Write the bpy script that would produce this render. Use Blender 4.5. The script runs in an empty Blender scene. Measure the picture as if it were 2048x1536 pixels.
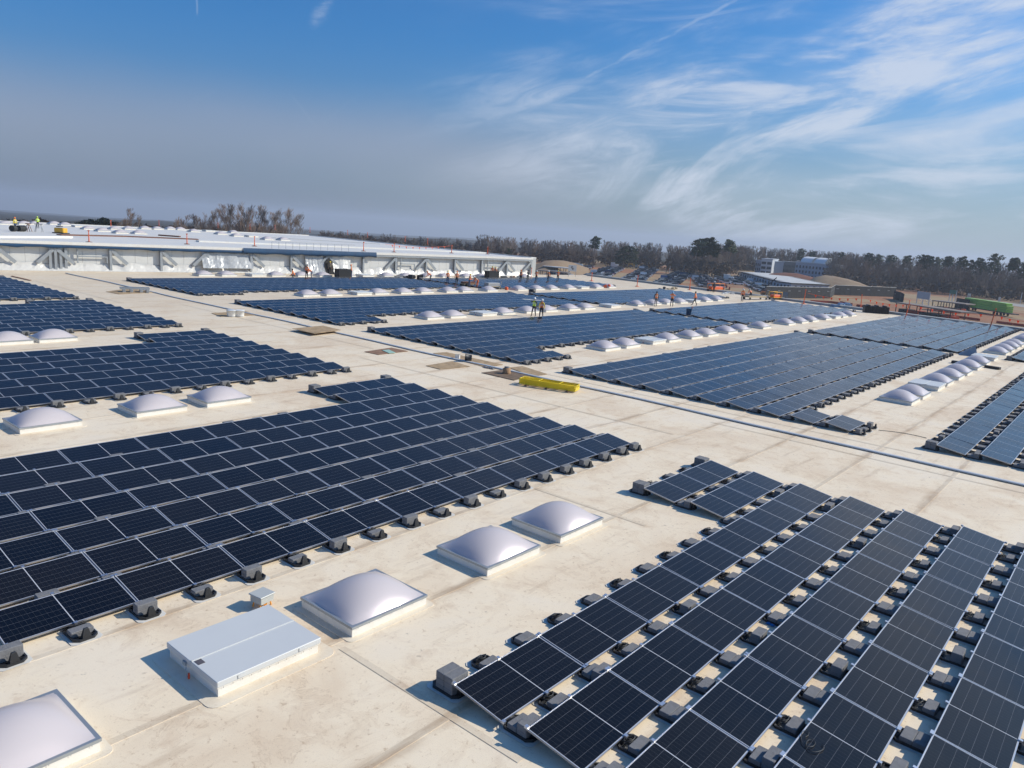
import bpy, math, random
import numpy as np
from mathutils import Vector, Matrix

SC = bpy.context.scene
COL = SC.collection
R = math.radians
rnd = random.Random(11)

# ---------------------------------------------------------------- camera
CAM_H, F_PX, PITCH, ROLL, YAW = 7.788, 1524.7, .2007, .0676, -.6884
_cy, _sy = math.cos(YAW), math.sin(YAW)
FWD = Vector((_sy * math.cos(PITCH), _cy * math.cos(PITCH), -math.sin(PITCH)))
_r0 = Vector((_cy, -_sy, 0)); _u0 = _r0.cross(FWD)
RGT = _r0 * math.cos(ROLL) + _u0 * math.sin(ROLL)
UPV = _u0 * math.cos(ROLL) - _r0 * math.sin(ROLL)
cam = bpy.data.objects.new('camera', bpy.data.cameras.new('camera'))
COL.objects.link(cam)
cam.matrix_world = Matrix(((RGT.x, UPV.x, -FWD.x, 0), (RGT.y, UPV.y, -FWD.y, 0), (RGT.z, UPV.z, -FWD.z, CAM_H), (0, 0, 0, 1)))
cam.data.sensor_width = 36
cam.data.lens = F_PX / 2048 * 36
cam.data.clip_start = .1
cam.data.clip_end = 60000
SC.camera = cam

def ray(px, py):
    d = FWD * F_PX + RGT * (px - 1024) + UPV * (768 - py)
    return d.normalized()

def at(px, py, z=0.0):
    d = ray(px, py)
    t = (z - CAM_H) / d.z
    return Vector((d.x * t, d.y * t, z))

def project(p):
    d = Vector(p) - Vector((0, 0, CAM_H)); w = d.dot(FWD)
    if w < .3: return None
    return 1024 + F_PX * d.dot(RGT) / w, 768 - F_PX * d.dot(UPV) / w, w

def in_view(p, m=160):
    q = project(p)
    return q is not None and -m < q[0] < 2048 + m and -m < q[1] < 1536 + m

# ---------------------------------------------------------------- light
SUN_AZ, SUN_EL = R(39.5), R(33.5)
sun_dir = Vector((math.sin(SUN_AZ) * math.cos(SUN_EL), math.cos(SUN_AZ) * math.cos(SUN_EL), math.sin(SUN_EL)))
sun = bpy.data.objects.new('sun', bpy.data.lights.new('sun', 'SUN'))
COL.objects.link(sun)
sun.data.energy = 4.6
sun.data.angle = R(.55)
sun.data.color = (1, .93, .81)
sun.rotation_euler = sun_dir.to_track_quat('Z', 'Y').to_euler()
SC.view_settings.view_transform = 'Standard'
SC.view_settings.look = 'None'
SC.view_settings.exposure = 0
SC.view_settings.gamma = 1
SC.view_settings.use_curve_mapping = False
SC.cycles.max_bounces = 6
SC.cycles.diffuse_bounces = 3
SC.cycles.glossy_bounces = 3
SC.cycles.transparent_max_bounces = 8
SC.cycles.volume_bounces = 0

W = bpy.data.worlds.new('World'); SC.world = W; W.use_nodes = True

class NT:
    """small node-tree writer"""
    def __init__(s, tree): s.t = tree; s.n = tree.nodes; s.l = tree.links
    def node(s, kind, **kw):
        n = s.n.new(kind)
        for k, v in kw.items(): setattr(n, k, v)
        return n
    def put(s, sock, v):
        if isinstance(v, bpy.types.NodeSocket): s.l.new(v, sock)
        elif v is not None: sock.default_value = v
    def math(s, op, a, b=None, c=None, clamp=False):
        n = s.node('ShaderNodeMath', operation=op, use_clamp=clamp)
        s.put(n.inputs[0], a)
        if b is not None: s.put(n.inputs[1], b)
        if c is not None: s.put(n.inputs[2], c)
        return n.outputs[0]
    def vmath(s, op, a, b=None, out=0):
        n = s.node('ShaderNodeVectorMath', operation=op)
        s.put(n.inputs[0], a)
        if b is not None: s.put(n.inputs[1], b)
        return n.outputs[out]
    def scale(s, a, k):
        n = s.node('ShaderNodeVectorMath', operation='SCALE'); s.put(n.inputs[0], a); s.put(n.inputs['Scale'], k); return n.outputs[0]
    def ramp(s, v, lo, hi, a=0., b=1.):
        n = s.node('ShaderNodeMapRange', interpolation_type='SMOOTHSTEP')
        for i, x in enumerate((v, lo, hi, a, b)): s.put(n.inputs[i], x)
        return n.outputs[0]
    def noise(s, vec, scale, detail=4, rough=.55, dist=0., dim='3D'):
        n = s.node('ShaderNodeTexNoise', noise_dimensions=dim)
        s.put(n.inputs['Vector'], vec); s.put(n.inputs['Scale'], scale); s.put(n.inputs['Detail'], detail)
        s.put(n.inputs['Roughness'], rough); s.put(n.inputs['Distortion'], dist)
        return n.outputs[0]
    def mapping(s, vec, sc=(1, 1, 1), rot=(0, 0, 0), loc=(0, 0, 0)):
        n = s.node('ShaderNodeMapping'); s.put(n.inputs[0], vec)
        n.inputs['Scale'].default_value = sc; n.inputs['Rotation'].default_value = rot; n.inputs['Location'].default_value = loc
        return n.outputs[0]
    def mix(s, f, a, b, mode='MIX'):
        n = s.node('ShaderNodeMix', data_type='RGBA', blend_type=mode)
        s.put(n.inputs[0], f); s.put(n.inputs[6], (*a, 1) if isinstance(a, tuple) and len(a) == 3 else a)
        s.put(n.inputs[7], (*b, 1) if isinstance(b, tuple) and len(b) == 3 else b)
        return n.outputs[2]

def build_sky():
    w = NT(W.node_tree); w.n.clear()
    out = w.node('ShaderNodeOutputWorld'); bg = w.node('ShaderNodeBackground')
    w.l.new(bg.outputs[0], out.inputs[0])
    tc = w.node('ShaderNodeTexCoord'); d = tc.outputs['Generated']
    sky = w.node('ShaderNodeTexSky', sky_type='NISHITA', sun_disc=False, sun_elevation=SUN_EL, sun_rotation=SUN_AZ,
                 altitude=100, air_density=1.25, dust_density=1.6, ozone_density=2.6)
    # the building's slope puts the true horizon a little under the roof plane: look the sky up 1.15 degrees higher, never below it
    sep = w.node('ShaderNodeSeparateXYZ'); w.l.new(d, sep.inputs[0])
    z = w.math('MAXIMUM', w.math('ADD', sep.outputs[2], .02), .004)
    cmb = w.node('ShaderNodeCombineXYZ'); w.l.new(sep.outputs[0], cmb.inputs[0]); w.l.new(sep.outputs[1], cmb.inputs[1]); w.l.new(z, cmb.inputs[2])
    w.l.new(cmb.outputs[0], sky.inputs[0])
    base = w.mix(1.0, sky.outputs[0], (.25, .66, 1.13), 'MULTIPLY')
    # thin high cloud: streaks along a fixed direction in the sky, more of it toward the sun's side
    A_ = (RGT * .985 + UPV * .174); B_ = (UPV * .985 - RGT * .174)
    ca = w.vmath('DOT_PRODUCT', d, tuple(A_), out=1); cb = w.vmath('DOT_PRODUCT', d, tuple(B_), out=1); cf = w.vmath('DOT_PRODUCT', d, tuple(FWD), out=1)
    cc = w.node('ShaderNodeCombineXYZ'); w.l.new(w.math('MULTIPLY', ca, 2.2), cc.inputs[0]); w.l.new(w.math('MULTIPLY', cb, 9.5), cc.inputs[1]); w.l.new(cf, cc.inputs[2])
    p = cc.outputs[0]
    ra_ = w.vmath('DOT_PRODUCT', d, tuple(RGT), out=1); rb_ = w.vmath('DOT_PRODUCT', d, tuple(UPV), out=1)
    c2 = w.node('ShaderNodeCombineXYZ'); w.l.new(w.math('MULTIPLY', ra_, 3.0), c2.inputs[0]); w.l.new(w.math('MULTIPLY', rb_, 15.), c2.inputs[1]); w.l.new(cf, c2.inputs[2])
    n1 = w.noise(p, 1.15, 9, .60, .9)
    n2 = w.noise(w.mapping(c2.outputs[0], (.45, .30, 1), (0, 0, 0), (2.3, 5.1, 0)), 1.5, 4, .5, .5)
    n3 = w.noise(c2.outputs[0], 1.0, 8, .6, .9)
    n4 = w.noise(p, 5.5, 8, .7, 1.2)
    n5 = w.noise(c2.outputs[0], .35, 3, .5, .3)
    cirrus = w.math('MULTIPLY', w.math('MULTIPLY', w.ramp(n1, .42, .64), w.ramp(n2, .30, .52)), w.ramp(n4, .25, .65, .45, 1.))
    cirrus = w.math('MAXIMUM', cirrus, w.math('MULTIPLY', w.ramp(n3, .47, .72), w.ramp(n2, .25, .5, .25, .75)))
    side = w.ramp(ra_, -.22, .30, .04, 1)
    veil = w.math('MULTIPLY', w.ramp(n2, .28, .7), .30)
    hor = w.ramp(sep.outputs[2], -.04, .235, 1, 0)
    cov = w.math('MULTIPLY', w.math('ADD', w.math('MULTIPLY', cirrus, .95), veil), side)
    # contrails: narrow bands about great circles
    def trail(a, b, width, amount, wobble=1.5):
        ra, rb = ray(*a), ray(*b)
        n = ra.cross(rb).normalized(); t = (rb - ra).normalized()
        wob = w.math('MULTIPLY', w.math('SUBTRACT', w.noise(d, 30 if wobble else 2.5, 3), .5), width * (wobble or .9))
        dist = w.math('ABSOLUTE', w.math('ADD', w.vmath('DOT_PRODUCT', d, tuple(n), out=1), wob))
        band = w.ramp(dist, 0, width, 1, 0)
        al = w.vmath('DOT_PRODUCT', d, tuple(t), out=1)
        a0, b0 = ra.dot(t), rb.dot(t); e = (b0 - a0) * .15
        return w.math('MULTIPLY', w.math('MULTIPLY', band, amount), w.math('MULTIPLY', w.ramp(al, a0 - e, a0 + e), w.ramp(al, b0 - e, b0 + e, 1, 0)))
    fade = w.ramp(sep.outputs[2], .34, .62, 1, .35)
    cov = w.math('MULTIPLY', cov, fade)
    bands = [trail((-400, 175), (1180, 345), .085, w.ramp(n5, .3, .7, .24, .36), 0), trail((-300, 238), (1300, 372), .030, w.ramp(n5, .3, .7, .05, .12), 0)]
    trails = [trail((1010, 240), (1530, -30), .0050, w.ramp(n4, .25, .6, .12, .38)), trail((578, 185), (640, 262), .0024, .12),
              trail((640, 250), (718, 188), .004, .08), trail((392, -20), (395, 30), .0022, .3),
              trail((628, 60), (660, -20), .013, w.ramp(n4, .3, .65, .05, .34)), trail((378, 202), (436, 182), .0022, .09)]
    for t in trails: cov = w.math('MAXIMUM', cov, t)
    lum = (5.9, 6.5, 7.6)
    hcol = w.mix(w.ramp(ra_, -.45, .45), (2.05, 2.28, 3.1), (3.6, 4.1, 4.45))
    base = w.mix(w.math('MULTIPLY', hor, .85), base, hcol)
    base = w.mix(w.math('MAXIMUM', bands[0], bands[1]), base, (4.3, 4.15, 4.85))
    base = w.mix(w.math('MULTIPLY', w.ramp(cov, 0, .95), .82), base, lum)
    w.l.new(base, bg.inputs[0]); bg.inputs[1].default_value = .11
build_sky()

# ---------------------------------------------------------------- materials
MATS = {}
def pmat(name, color, rough=.6, metal=0., var=.0, vscale=3., bump=0., bscale=30., spec=.5, coat=0., tint=None, em=None, trans=0.):
    """plain Principled with a soft large-scale colour variation and optional bump"""
    m = bpy.data.materials.new(name); m.use_nodes = True
    w = NT(m.node_tree); b = m.node_tree.nodes['Principled BSDF']
    b.inputs['Roughness'].default_value = rough; b.inputs['Metallic'].default_value = metal
    b.inputs['Specular IOR Level'].default_value = spec
    b.inputs['Coat Weight'].default_value = coat; b.inputs['Coat Roughness'].default_value = .12
    b.inputs['Transmission Weight'].default_value = trans
    if var or bump:
        g = w.node('ShaderNodeNewGeometry').outputs['Position']
    if var:
        n = w.noise(g, vscale, 5, .6)
        t2 = tint or tuple(c * .55 for c in color)
        w.l.new(w.mix(w.math('MULTIPLY', w.ramp(n, .35, .7), var), tuple(color), tuple(t2)), b.inputs['Base Color'])
    else:
        b.inputs['Base Color'].default_value = (*color, 1)
    if bump:
        bn = w.node('ShaderNodeBump'); bn.inputs['Strength'].default_value = bump; bn.inputs['Distance'].default_value = .02
        w.l.new(w.noise(g, bscale, 4), bn.inputs['Height']); w.l.new(bn.outputs[0], b.inputs['Normal'])
    MATS[name] = m
    return m

def roof_material(name, cream, stain=1.0):
    m = bpy.data.materials.new(name); m.use_nodes = True
    w = NT(m.node_tree); b = m.node_tree.nodes['Principled BSDF']
    g = w.node('ShaderNodeNewGeometry').outputs['Position']
    n1 = w.noise(g, .22, 6, .62, .6)
    n2 = w.noise(g, 1.3, 7, .68, .8)
    n3 = w.noise(g, 9, 6, .7, .4)
    stk = w.noise(w.mapping(g, (1, .16, 1)), 2.2, 5, .65, .5)
    n4 = w.noise(g, 45, 5, .75)
    c = w.mix(w.math('MULTIPLY', w.ramp(n1, .44, .68), .50 * stain), tuple(cream), (.68, .50, .33))
    c = w.mix(w.math('MULTIPLY', w.ramp(n2, .50, .72), .48 * stain), c, (.55, .39, .26))
    c = w.mix(w.math('MULTIPLY', w.ramp(stk, .54, .74), .40 * stain), c, (.47, .33, .21))
    c = w.mix(w.math('MULTIPLY', w.ramp(n3, .56, .72), .62 * stain), c, (.40, .26, .15))
    c = w.mix(w.math('MULTIPLY', w.ramp(n4, .54, .70), .42), c, (.36, .27, .18))
    c = w.mix(w.math('MULTIPLY', w.ramp(n1, .5, .36), .35), c, (.84, .74, .60))
    ring = w.math('MULTIPLY', w.math('MULTIPLY', w.ramp(w.math('ABSOLUTE', w.math('SUBTRACT', n2, .545)), 0, .012, 1, 0), w.ramp(n1, .40, .6)), .42 * stain)
    c = w.mix(ring, c, (.48, .34, .22))
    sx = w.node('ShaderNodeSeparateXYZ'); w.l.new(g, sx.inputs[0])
    t = w.math('PINGPONG', w.math('ADD', sx.outputs[0], 1.4), 1.525)
    c = w.mix(w.math('MULTIPLY', w.math('MULTIPLY', w.ramp(t, .03, .34, 1, 0), w.ramp(w.noise(w.mapping(g, (1, .22, 1)), 1.7, 5, .65), .42, .66)), .62 * stain), c, (.44, .30, .18))
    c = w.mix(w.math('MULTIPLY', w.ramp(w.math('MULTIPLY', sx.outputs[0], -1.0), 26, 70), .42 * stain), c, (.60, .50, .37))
    vor = w.node('ShaderNodeTexVoronoi'); w.put(vor.inputs['Vector'], g); w.put(vor.inputs['Scale'], 1.6)
    c = w.mix(w.math('MULTIPLY', w.math('MULTIPLY', w.ramp(vor.outputs['Distance'], .03, .10, 1, 0), w.ramp(n3, .48, .6)), .6 * stain), c, (.22, .17, .13))
    w.l.new(c, b.inputs['Base Color'])
    b.inputs['Specular IOR Level'].default_value = .2
    w.l.new(w.ramp(n2, .3, .7, .45, .7), b.inputs['Roughness'])
    bn = w.node('ShaderNodeBump'); bn.inputs['Strength'].default_value = .35; bn.inputs['Distance'].default_value = .012
    hgt = w.math('ADD', w.noise(w.mapping(g, (1, .45, 1)), 3.2, 5, .6, .7), w.math('MULTIPLY', n3, .35))
    w.l.new(hgt, bn.inputs['Height']); w.l.new(bn.outputs[0], b.inputs['Normal'])
    MATS[name] = m
    return m

def panel_material():
    m = bpy.data.materials.new('solar_cells'); m.use_nodes = True
    w = NT(m.node_tree); b = m.node_tree.nodes['Principled BSDF']
    uv = w.node('ShaderNodeUVMap').outputs[0]
    s = w.node('ShaderNodeSeparateXYZ'); w.l.new(uv, s.inputs[0])
    idn = w.math('FLOOR', w.math('DIVIDE', s.outputs[0], 10.0))
    u, v = w.math('SUBTRACT', s.outputs[0], w.math('MULTIPLY', idn, 10.0)), s.outputs[1]           # metres from the laminate's corner: u 0..2.256 , v 0..1.064
    def grid(x, pitch, width, off=0.):
        a = w.math('PINGPONG', w.math('ADD', x, off), pitch / 2)
        return w.math('LESS_THAN', a, width / 2)
    vl = grid(v, 1.040 / 6, .0036, -.012)
    ul = grid(u, 2.230 / 24, .0026, -.013)
    mid = w.math('LESS_THAN', w.math('ABSOLUTE', w.math('SUBTRACT', u, 1.128)), .0085)
    bus = grid(v, 1.040 / 54, .0012, -.012)
    edge = w.math('MAXIMUM', w.math('GREATER_THAN', w.math('ABSOLUTE', w.math('SUBTRACT', u, 1.128)), 1.117), w.math('GREATER_THAN', w.math('ABSOLUTE', w.math('SUBTRACT', v, .532)), .521))
    oi = w.node('ShaderNodeObjectInfo')
    gp = w.node('ShaderNodeNewGeometry').outputs['Position']
    big = w.noise(w.mapping(gp, (1.2, .42, 1)), .55, 2, .5)
    cell = w.mix(w.ramp(big, .35, .65), (.0022, .0022, .0045), (.0050, .0040, .0045))
    wn = w.node('ShaderNodeTexWhiteNoise', noise_dimensions='1D'); w.put(wn.inputs['W'], w.math('ADD', idn, w.math('MULTIPLY', oi.outputs['Random'], 91.7)))
    cell = w.mix(w.math('MULTIPLY', wn.outputs[0], .7), cell, (.0095, .0075, .0070))
    c = w.mix(w.math('MULTIPLY', bus, .05), cell, (.30, .30, .30))
    c = w.mix(w.math('MULTIPLY', ul, .12), c, (.40, .38, .36))
    c = w.mix(w.math('MULTIPLY', vl, .30), c, (.50, .50, .52))
    c = w.mix(w.math('MAXIMUM', mid, edge), c, (.52, .53, .56))
    w.l.new(c, b.inputs['Base Color'])
    b.inputs['Roughness'].default_value = .17
    b.inputs['IOR'].default_value = 1.5
    b.inputs['Specular IOR Level'].default_value = .5
    dn = w.noise(gp, 1.1, 5, .7)
    w.l.new(w.math('ADD', w.ramp(dn, .3, .75, .10, .22), w.math('MULTIPLY', wn.outputs[0], .07)), b.inputs['Roughness'])
    b.inputs['Specular Tint'].default_value = (1, .88, .72, 1)
    MATS['cells'] = m

def wood_sheet(name, col):
    m = pmat(name, col, .85, var=.7, vscale=2.5, tint=tuple(c * .5 for c in col), bump=.3, bscale=60)
    return m

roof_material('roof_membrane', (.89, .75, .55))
roof_material('clean_membrane', (.70, .695, .67), .14)
roof_material('flashing', (.82, .72, .56), .5)
roof_material('seam_membrane', (.76, .64, .47), 1.1)
panel_material()
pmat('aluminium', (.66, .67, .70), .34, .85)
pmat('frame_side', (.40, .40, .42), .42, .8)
pmat('black_plastic', (.016, .017, .019), .48, bump=.0)
pmat('grey_concrete', (.20, .20, .205), .9, var=.5, vscale=9, tint=(.13, .13, .135), bump=.6, bscale=55)
pmat('slip_sheet', (.74, .70, .62), .55, var=.3, vscale=5)
pmat('curb_white', (.80, .775, .71), .5, var=.35, vscale=2.2, tint=(.70, .62, .50), bump=.15, bscale=12)
pmat('lid_white', (.60, .61, .60), .38, var=.22, vscale=1.4, tint=(.52, .53, .53))
pmat('acrylic', (.62, .56, .545), .36, spec=.9, coat=.35)
MATS['acrylic'].node_tree.nodes['Principled BSDF'].inputs['Specular Tint'].default_value = (1, .87, .96, 1)
_w = NT(MATS['acrylic'].node_tree); _p = _w.n['Principled BSDF']; _o = _w.n['Material Output']
_t = _w.node('ShaderNodeBsdfTranslucent'); _t.inputs[0].default_value = (.86, .74, .74, 1)
_m = _w.node('ShaderNodeMixShader'); _m.inputs[0].default_value = .22
_w.l.new(_p.outputs[0], _m.inputs[1]); _w.l.new(_t.outputs[0], _m.inputs[2]); _w.l.new(_m.outputs[0], _o.inputs[0])
_p.inputs['Base Color'].default_value = (.70, .64, .63, 1)
pmat('enclosure_grey', (.50, .51, .48), .5, .1)
pmat('galvanised', (.40, .43, .45), .45, .55, var=.4, vscale=3, tint=(.30, .32, .33))
pmat('pipe_grey', (.66, .66, .64), .5, .1, var=.3, vscale=.8, tint=(.30, .32, .33))
wood_sheet('plywood', (.46, .32, .18)); wood_sheet('plywood_dark', (.30, .17, .10))
wood_sheet('hardboard', (.20, .135, .085))
pmat('yellow_paint', (.90, .68, .02), .4); pmat('orange_plastic', (.80, .33, .03), .45); pmat('red_orange', (.75, .09, .03), .5)
pmat('blue_plastic', (.02, .18, .48), .4)

# ---------------------------------------------------------------- mesh helper
class MB:
    """collects polygons; build() links them as one mesh object"""
    def __init__(s): s.v = []; s.f = []; s.m = []; s.uv = []; s.has_uv = False; s.sm = []
    def face(s, pts, m=0, uv=None, smooth=False):
        i = len(s.v); s.v += [tuple(p) for p in pts]; s.f.append(tuple(range(i, i + len(pts)))); s.m.append(m); s.sm.append(smooth)
        if uv: s.has_uv = True
        s.uv.append(uv or [(0, 0)] * len(pts)); return s
    def mesh_in(s, verts, faces, m=0, smooth=False):
        i = len(s.v); s.v += [tuple(p) for p in verts]
        for f in faces:
            s.f.append(tuple(i + k for k in f)); s.m.append(m); s.uv.append([(0, 0)] * len(f)); s.sm.append(smooth)
        return s
    def box(s, x0, x1, y0, y1, z0, z1, m=0, bevel=0., mtx=None, top=None):
        b = bevel
        if b:
            def ring(z, i): return [(x0 + i + b, y0 + i), (x1 - i - b, y0 + i), (x1 - i, y0 + i + b), (x1 - i, y1 - i - b), (x1 - i - b, y1 - i), (x0 + i + b, y1 - i), (x0 + i, y1 - i - b), (x0 + i, y0 + i + b)]
            V = [(x, y, z0) for x, y in ring(0, 0)] + [(x, y, z1 - b) for x, y in ring(0, 0)] + [(x, y, z1) for x, y in ring(0, b * .7)]
            F = [tuple(reversed(range(8)))] + [(i, (i + 1) % 8, 8 + (i + 1) % 8, 8 + i) for i in range(8)] + [(8 + i, 8 + (i + 1) % 8, 16 + (i + 1) % 8, 16 + i) for i in range(8)] + [tuple(range(16, 24))]
        else:
            V = [(x0, y0, z0), (x1, y0, z0), (x1, y1, z0), (x0, y1, z0), (x0, y0, z1), (x1, y0, z1), (x1, y1, z1), (x0, y1, z1)]
            F = [(3, 2, 1, 0), (4, 5, 6, 7), (0, 1, 5, 4), (1, 2, 6, 5), (2, 3, 7, 6), (3, 0, 4, 7)]
        if mtx is not None: V = [tuple(mtx @ Vector(p)) for p in V]
        i = len(s.v); s.v += V
        for k, f in enumerate(F):
            s.f.append(tuple(i + j for j in f)); s.uv.append([(0, 0)] * len(f)); s.sm.append(False)
            s.m.append(top if (top is not None and f == F[-1 if b else 1]) else m)
        return s
    def tube(s, pts, r, m=0, n=8, caps=True, smooth=True):
        pts = [Vector(p) for p in pts]; rs = r if isinstance(r, (list, tuple)) else [r] * len(pts)
        V = []; prev = None
        for k, p in enumerate(pts):
            t = (pts[min(k + 1, len(pts) - 1)] - pts[max(k - 1, 0)]).normalized()
            a = prev if prev is not None else (Vector((0, 0, 1)) if abs(t.z) < .9 else Vector((1, 0, 0)))
            x = (a - t * a.dot(t)).normalized(); y = t.cross(x); prev = x
            V += [p + (x * math.cos(2 * math.pi * j / n) + y * math.sin(2 * math.pi * j / n)) * rs[k] for j in range(n)]
        F = [(k * n + j, k * n + (j + 1) % n, (k + 1) * n + (j + 1) % n, (k + 1) * n + j) for k in range(len(pts) - 1) for j in range(n)]
        s.mesh_in(V, F, m, smooth)
        if caps:
            s.mesh_in(V[:n], [tuple(reversed(range(n)))], m); s.mesh_in(V[-n:], [tuple(range(n))], m)
        return s
    def lathe(s, prof, m=0, n=16, c=(0, 0, 0), smooth=True):
        V = [(c[0] + r * math.cos(2 * math.pi * j / n), c[1] + r * math.sin(2 * math.pi * j / n), c[2] + z) for r, z in prof for j in range(n)]
        F = [(k * n + j, k * n + (j + 1) % n, (k + 1) * n + (j + 1) % n, (k + 1) * n + j) for k in range(len(prof) - 1) for j in range(n)]
        s.mesh_in(V, F, m, smooth)
        s.mesh_in(V[-n:], [tuple(range(n))], m); return s
    def prism(s, poly, z0, z1, m=0, top=None):
        n = len(poly); V = [(x, y, z0) for x, y in poly] + [(x, y, z1) for x, y in poly]
        s.mesh_in(V, [(i, (i + 1) % n, n + (i + 1) % n, n + i) for i in range(n)], m)
        s.mesh_in(V[n:], [tuple(range(n))], m if top is None else top); return s
    def xf(s, mtx):
        s.v = [tuple(mtx @ Vector(p)) for p in s.v]; return s
    def mesh(s, name, mats):
        me = bpy.data.meshes.new(name); me.from_pydata(s.v, [], s.f)
        for mm in mats: me.materials.append(MATS[mm] if isinstance(mm, str) else mm)
        me.polygons.foreach_set('material_index', s.m); me.polygons.foreach_set('use_smooth', s.sm)
        if s.has_uv:
            ul = me.uv_layers.new(name='UVMap'); ul.data.foreach_set('uv', [c for f in s.uv for p in f for c in p])
        me.update(); return me
    def build(s, name, mats, parent=None, loc=None, **kw):
        if not isinstance(mats, (list, tuple)): mats = [mats]
        return link(name, s.mesh(name, mats), parent, loc, **kw)

def link(name, me, parent=None, loc=None, rot=None, label=None, cat=None, group=None, kind=None):
    o = bpy.data.objects.new(name, me); COL.objects.link(o)
    if parent is not None: o.parent = parent
    if loc is not None: o.location = loc
    if rot is not None: o.rotation_euler = rot
    tag(o, label, cat, group, kind); return o

def tag(o, label=None, cat=None, group=None, kind=None):
    for k, v in (('label', label), ('category', cat), ('group', group), ('kind', kind)):
        if v: o[k] = v
    return o

def thing(name, label, cat, loc=(0, 0, 0), rz=0., group=None):
    return link(name, None, None, loc, (0, 0, rz), label, cat, group)

def dup(root, loc, rz=None, label=None, rot=None):
    r = root.copy(); COL.objects.link(r); r.location = loc
    if rz is not None: r.rotation_euler = (0, 0, rz)
    if rot is not None: r.rotation_euler = rot
    if label: r['label'] = label
    for ch in KIDS.get(root.name) or root.children:
        c = ch.copy(); COL.objects.link(c); c.parent = r
        for g in ch.children:
            d = g.copy(); COL.objects.link(d); d.parent = c
    return r
KIDS = {}

def join_copies(name, src, xforms, mats, uv=False):
    """src: MB ; xforms: list of 4x4 ; one mesh holding every copy (for things past counting)"""
    V = np.array(src.v, float); n = len(V); k = len(xforms)
    T = np.array([[list(r) for r in x] for x in xforms], float)
    P = np.einsum('kij,nj->kni', T[:, :3, :3], V) + T[:, None, :3, 3]
    lens = np.array([len(f) for f in src.f]); lv = np.concatenate([np.array(f) for f in src.f])
    me = bpy.data.meshes.new(name); me.vertices.add(n * k); me.vertices.foreach_set('co', P.ravel())
    L = (lv[None] + (np.arange(k) * n)[:, None]).ravel()
    me.loops.add(len(L)); me.loops.foreach_set('vertex_index', L)
    me.polygons.add(len(lens) * k)
    st = np.concatenate([[0], np.cumsum(np.tile(lens, k))[:-1]])
    me.polygons.foreach_set('loop_start', st)
    me.polygons.foreach_set('material_index', np.tile(np.array(src.m), k))
    me.polygons.foreach_set('use_smooth', np.tile(np.array(src.sm), k))
    for mm in mats: me.materials.append(MATS[mm] if isinstance(mm, str) else mm)
    if src.has_uv:
        ul = me.uv_layers.new(name='UVMap'); 
        uvs = np.tile(np.array([c for f in src.uv for p in f for c in p], float).reshape(1, -1, 2), (k, 1, 1)); uvs[:, :, 0] += 10.0 * (np.arange(k) % 53)[:, None]; ul.data.foreach_set('uv', uvs.ravel())
    me.update(calc_edges=True); me.validate(); return me

ONES = 'zeroth first second third fourth fifth sixth seventh eighth ninth tenth eleventh twelfth thirteenth fourteenth fifteenth sixteenth seventeenth eighteenth nineteenth'.split()
CARD = 'zero one two three four five six seven eight nine ten eleven twelve'.split()
def ordinal(i):
    if i < 20: return ONES[i]
    t, o = divmod(i, 10)
    tens = {2: 'twent', 3: 'thirt', 4: 'fort', 5: 'fift', 6: 'sixt', 7: 'sevent'}[t]
    return tens + 'ieth' if o == 0 else tens + 'y-' + ONES[o]

def join_many(name, items, mats):
    """one mesh from several (MB, transforms); each MB's material indices already point into mats"""
    Vs, Ls, ns, ms, sm, off = [], [], [], [], [], 0
    for src, xforms in items:
        V = np.array(src.v, float); n = len(V); k = len(xforms)
        T = np.array([[list(r) for r in x] for x in xforms], float)
        Vs.append((np.einsum('kij,nj->kni', T[:, :3, :3], V) + T[:, None, :3, 3]).reshape(-1, 3))
        lv = np.concatenate([np.array(f) for f in src.f]); Ls.append((lv[None] + (np.arange(k) * n)[:, None]).ravel() + off); off += n * k
        ns.append(np.tile(np.array([len(f) for f in src.f]), k)); ms.append(np.tile(np.array(src.m), k)); sm.append(np.tile(np.array(src.sm), k))
    V, L, N = np.concatenate(Vs), np.concatenate(Ls), np.concatenate(ns)
    me = bpy.data.meshes.new(name); me.vertices.add(len(V)); me.vertices.foreach_set('co', V.ravel())
    me.loops.add(len(L)); me.loops.foreach_set('vertex_index', L); me.polygons.add(len(N))
    me.polygons.foreach_set('loop_start', np.concatenate([[0], np.cumsum(N)[:-1]])); me.polygons.foreach_set('material_index', np.concatenate(ms)); me.polygons.foreach_set('use_smooth', np.concatenate(sm))
    for mm in mats: me.materials.append(MATS[mm] if isinstance(mm, str) else mm)
    me.update(calc_edges=True); me.validate(); return me
# ---------------------------------------------------------------- the big flat roof
GZ = -11.0          # ground level round the warehouse
EDGE = [(60, 104.5), (-10, 108.0), (-34, 113.0), (-49, 116.5), (-66, 119.0), (-82.4, 121.5)]
roof_poly = [(60, -30), *EDGE, (-84.0, 121.5), (-100, -30)]
mb = MB(); mb.prism([(x, y) for x, y in roof_poly], GZ - .5, 0, 1, 0)
roof = mb.build('roof', ['roof_membrane', 'curb_white'], kind='structure')
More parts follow.
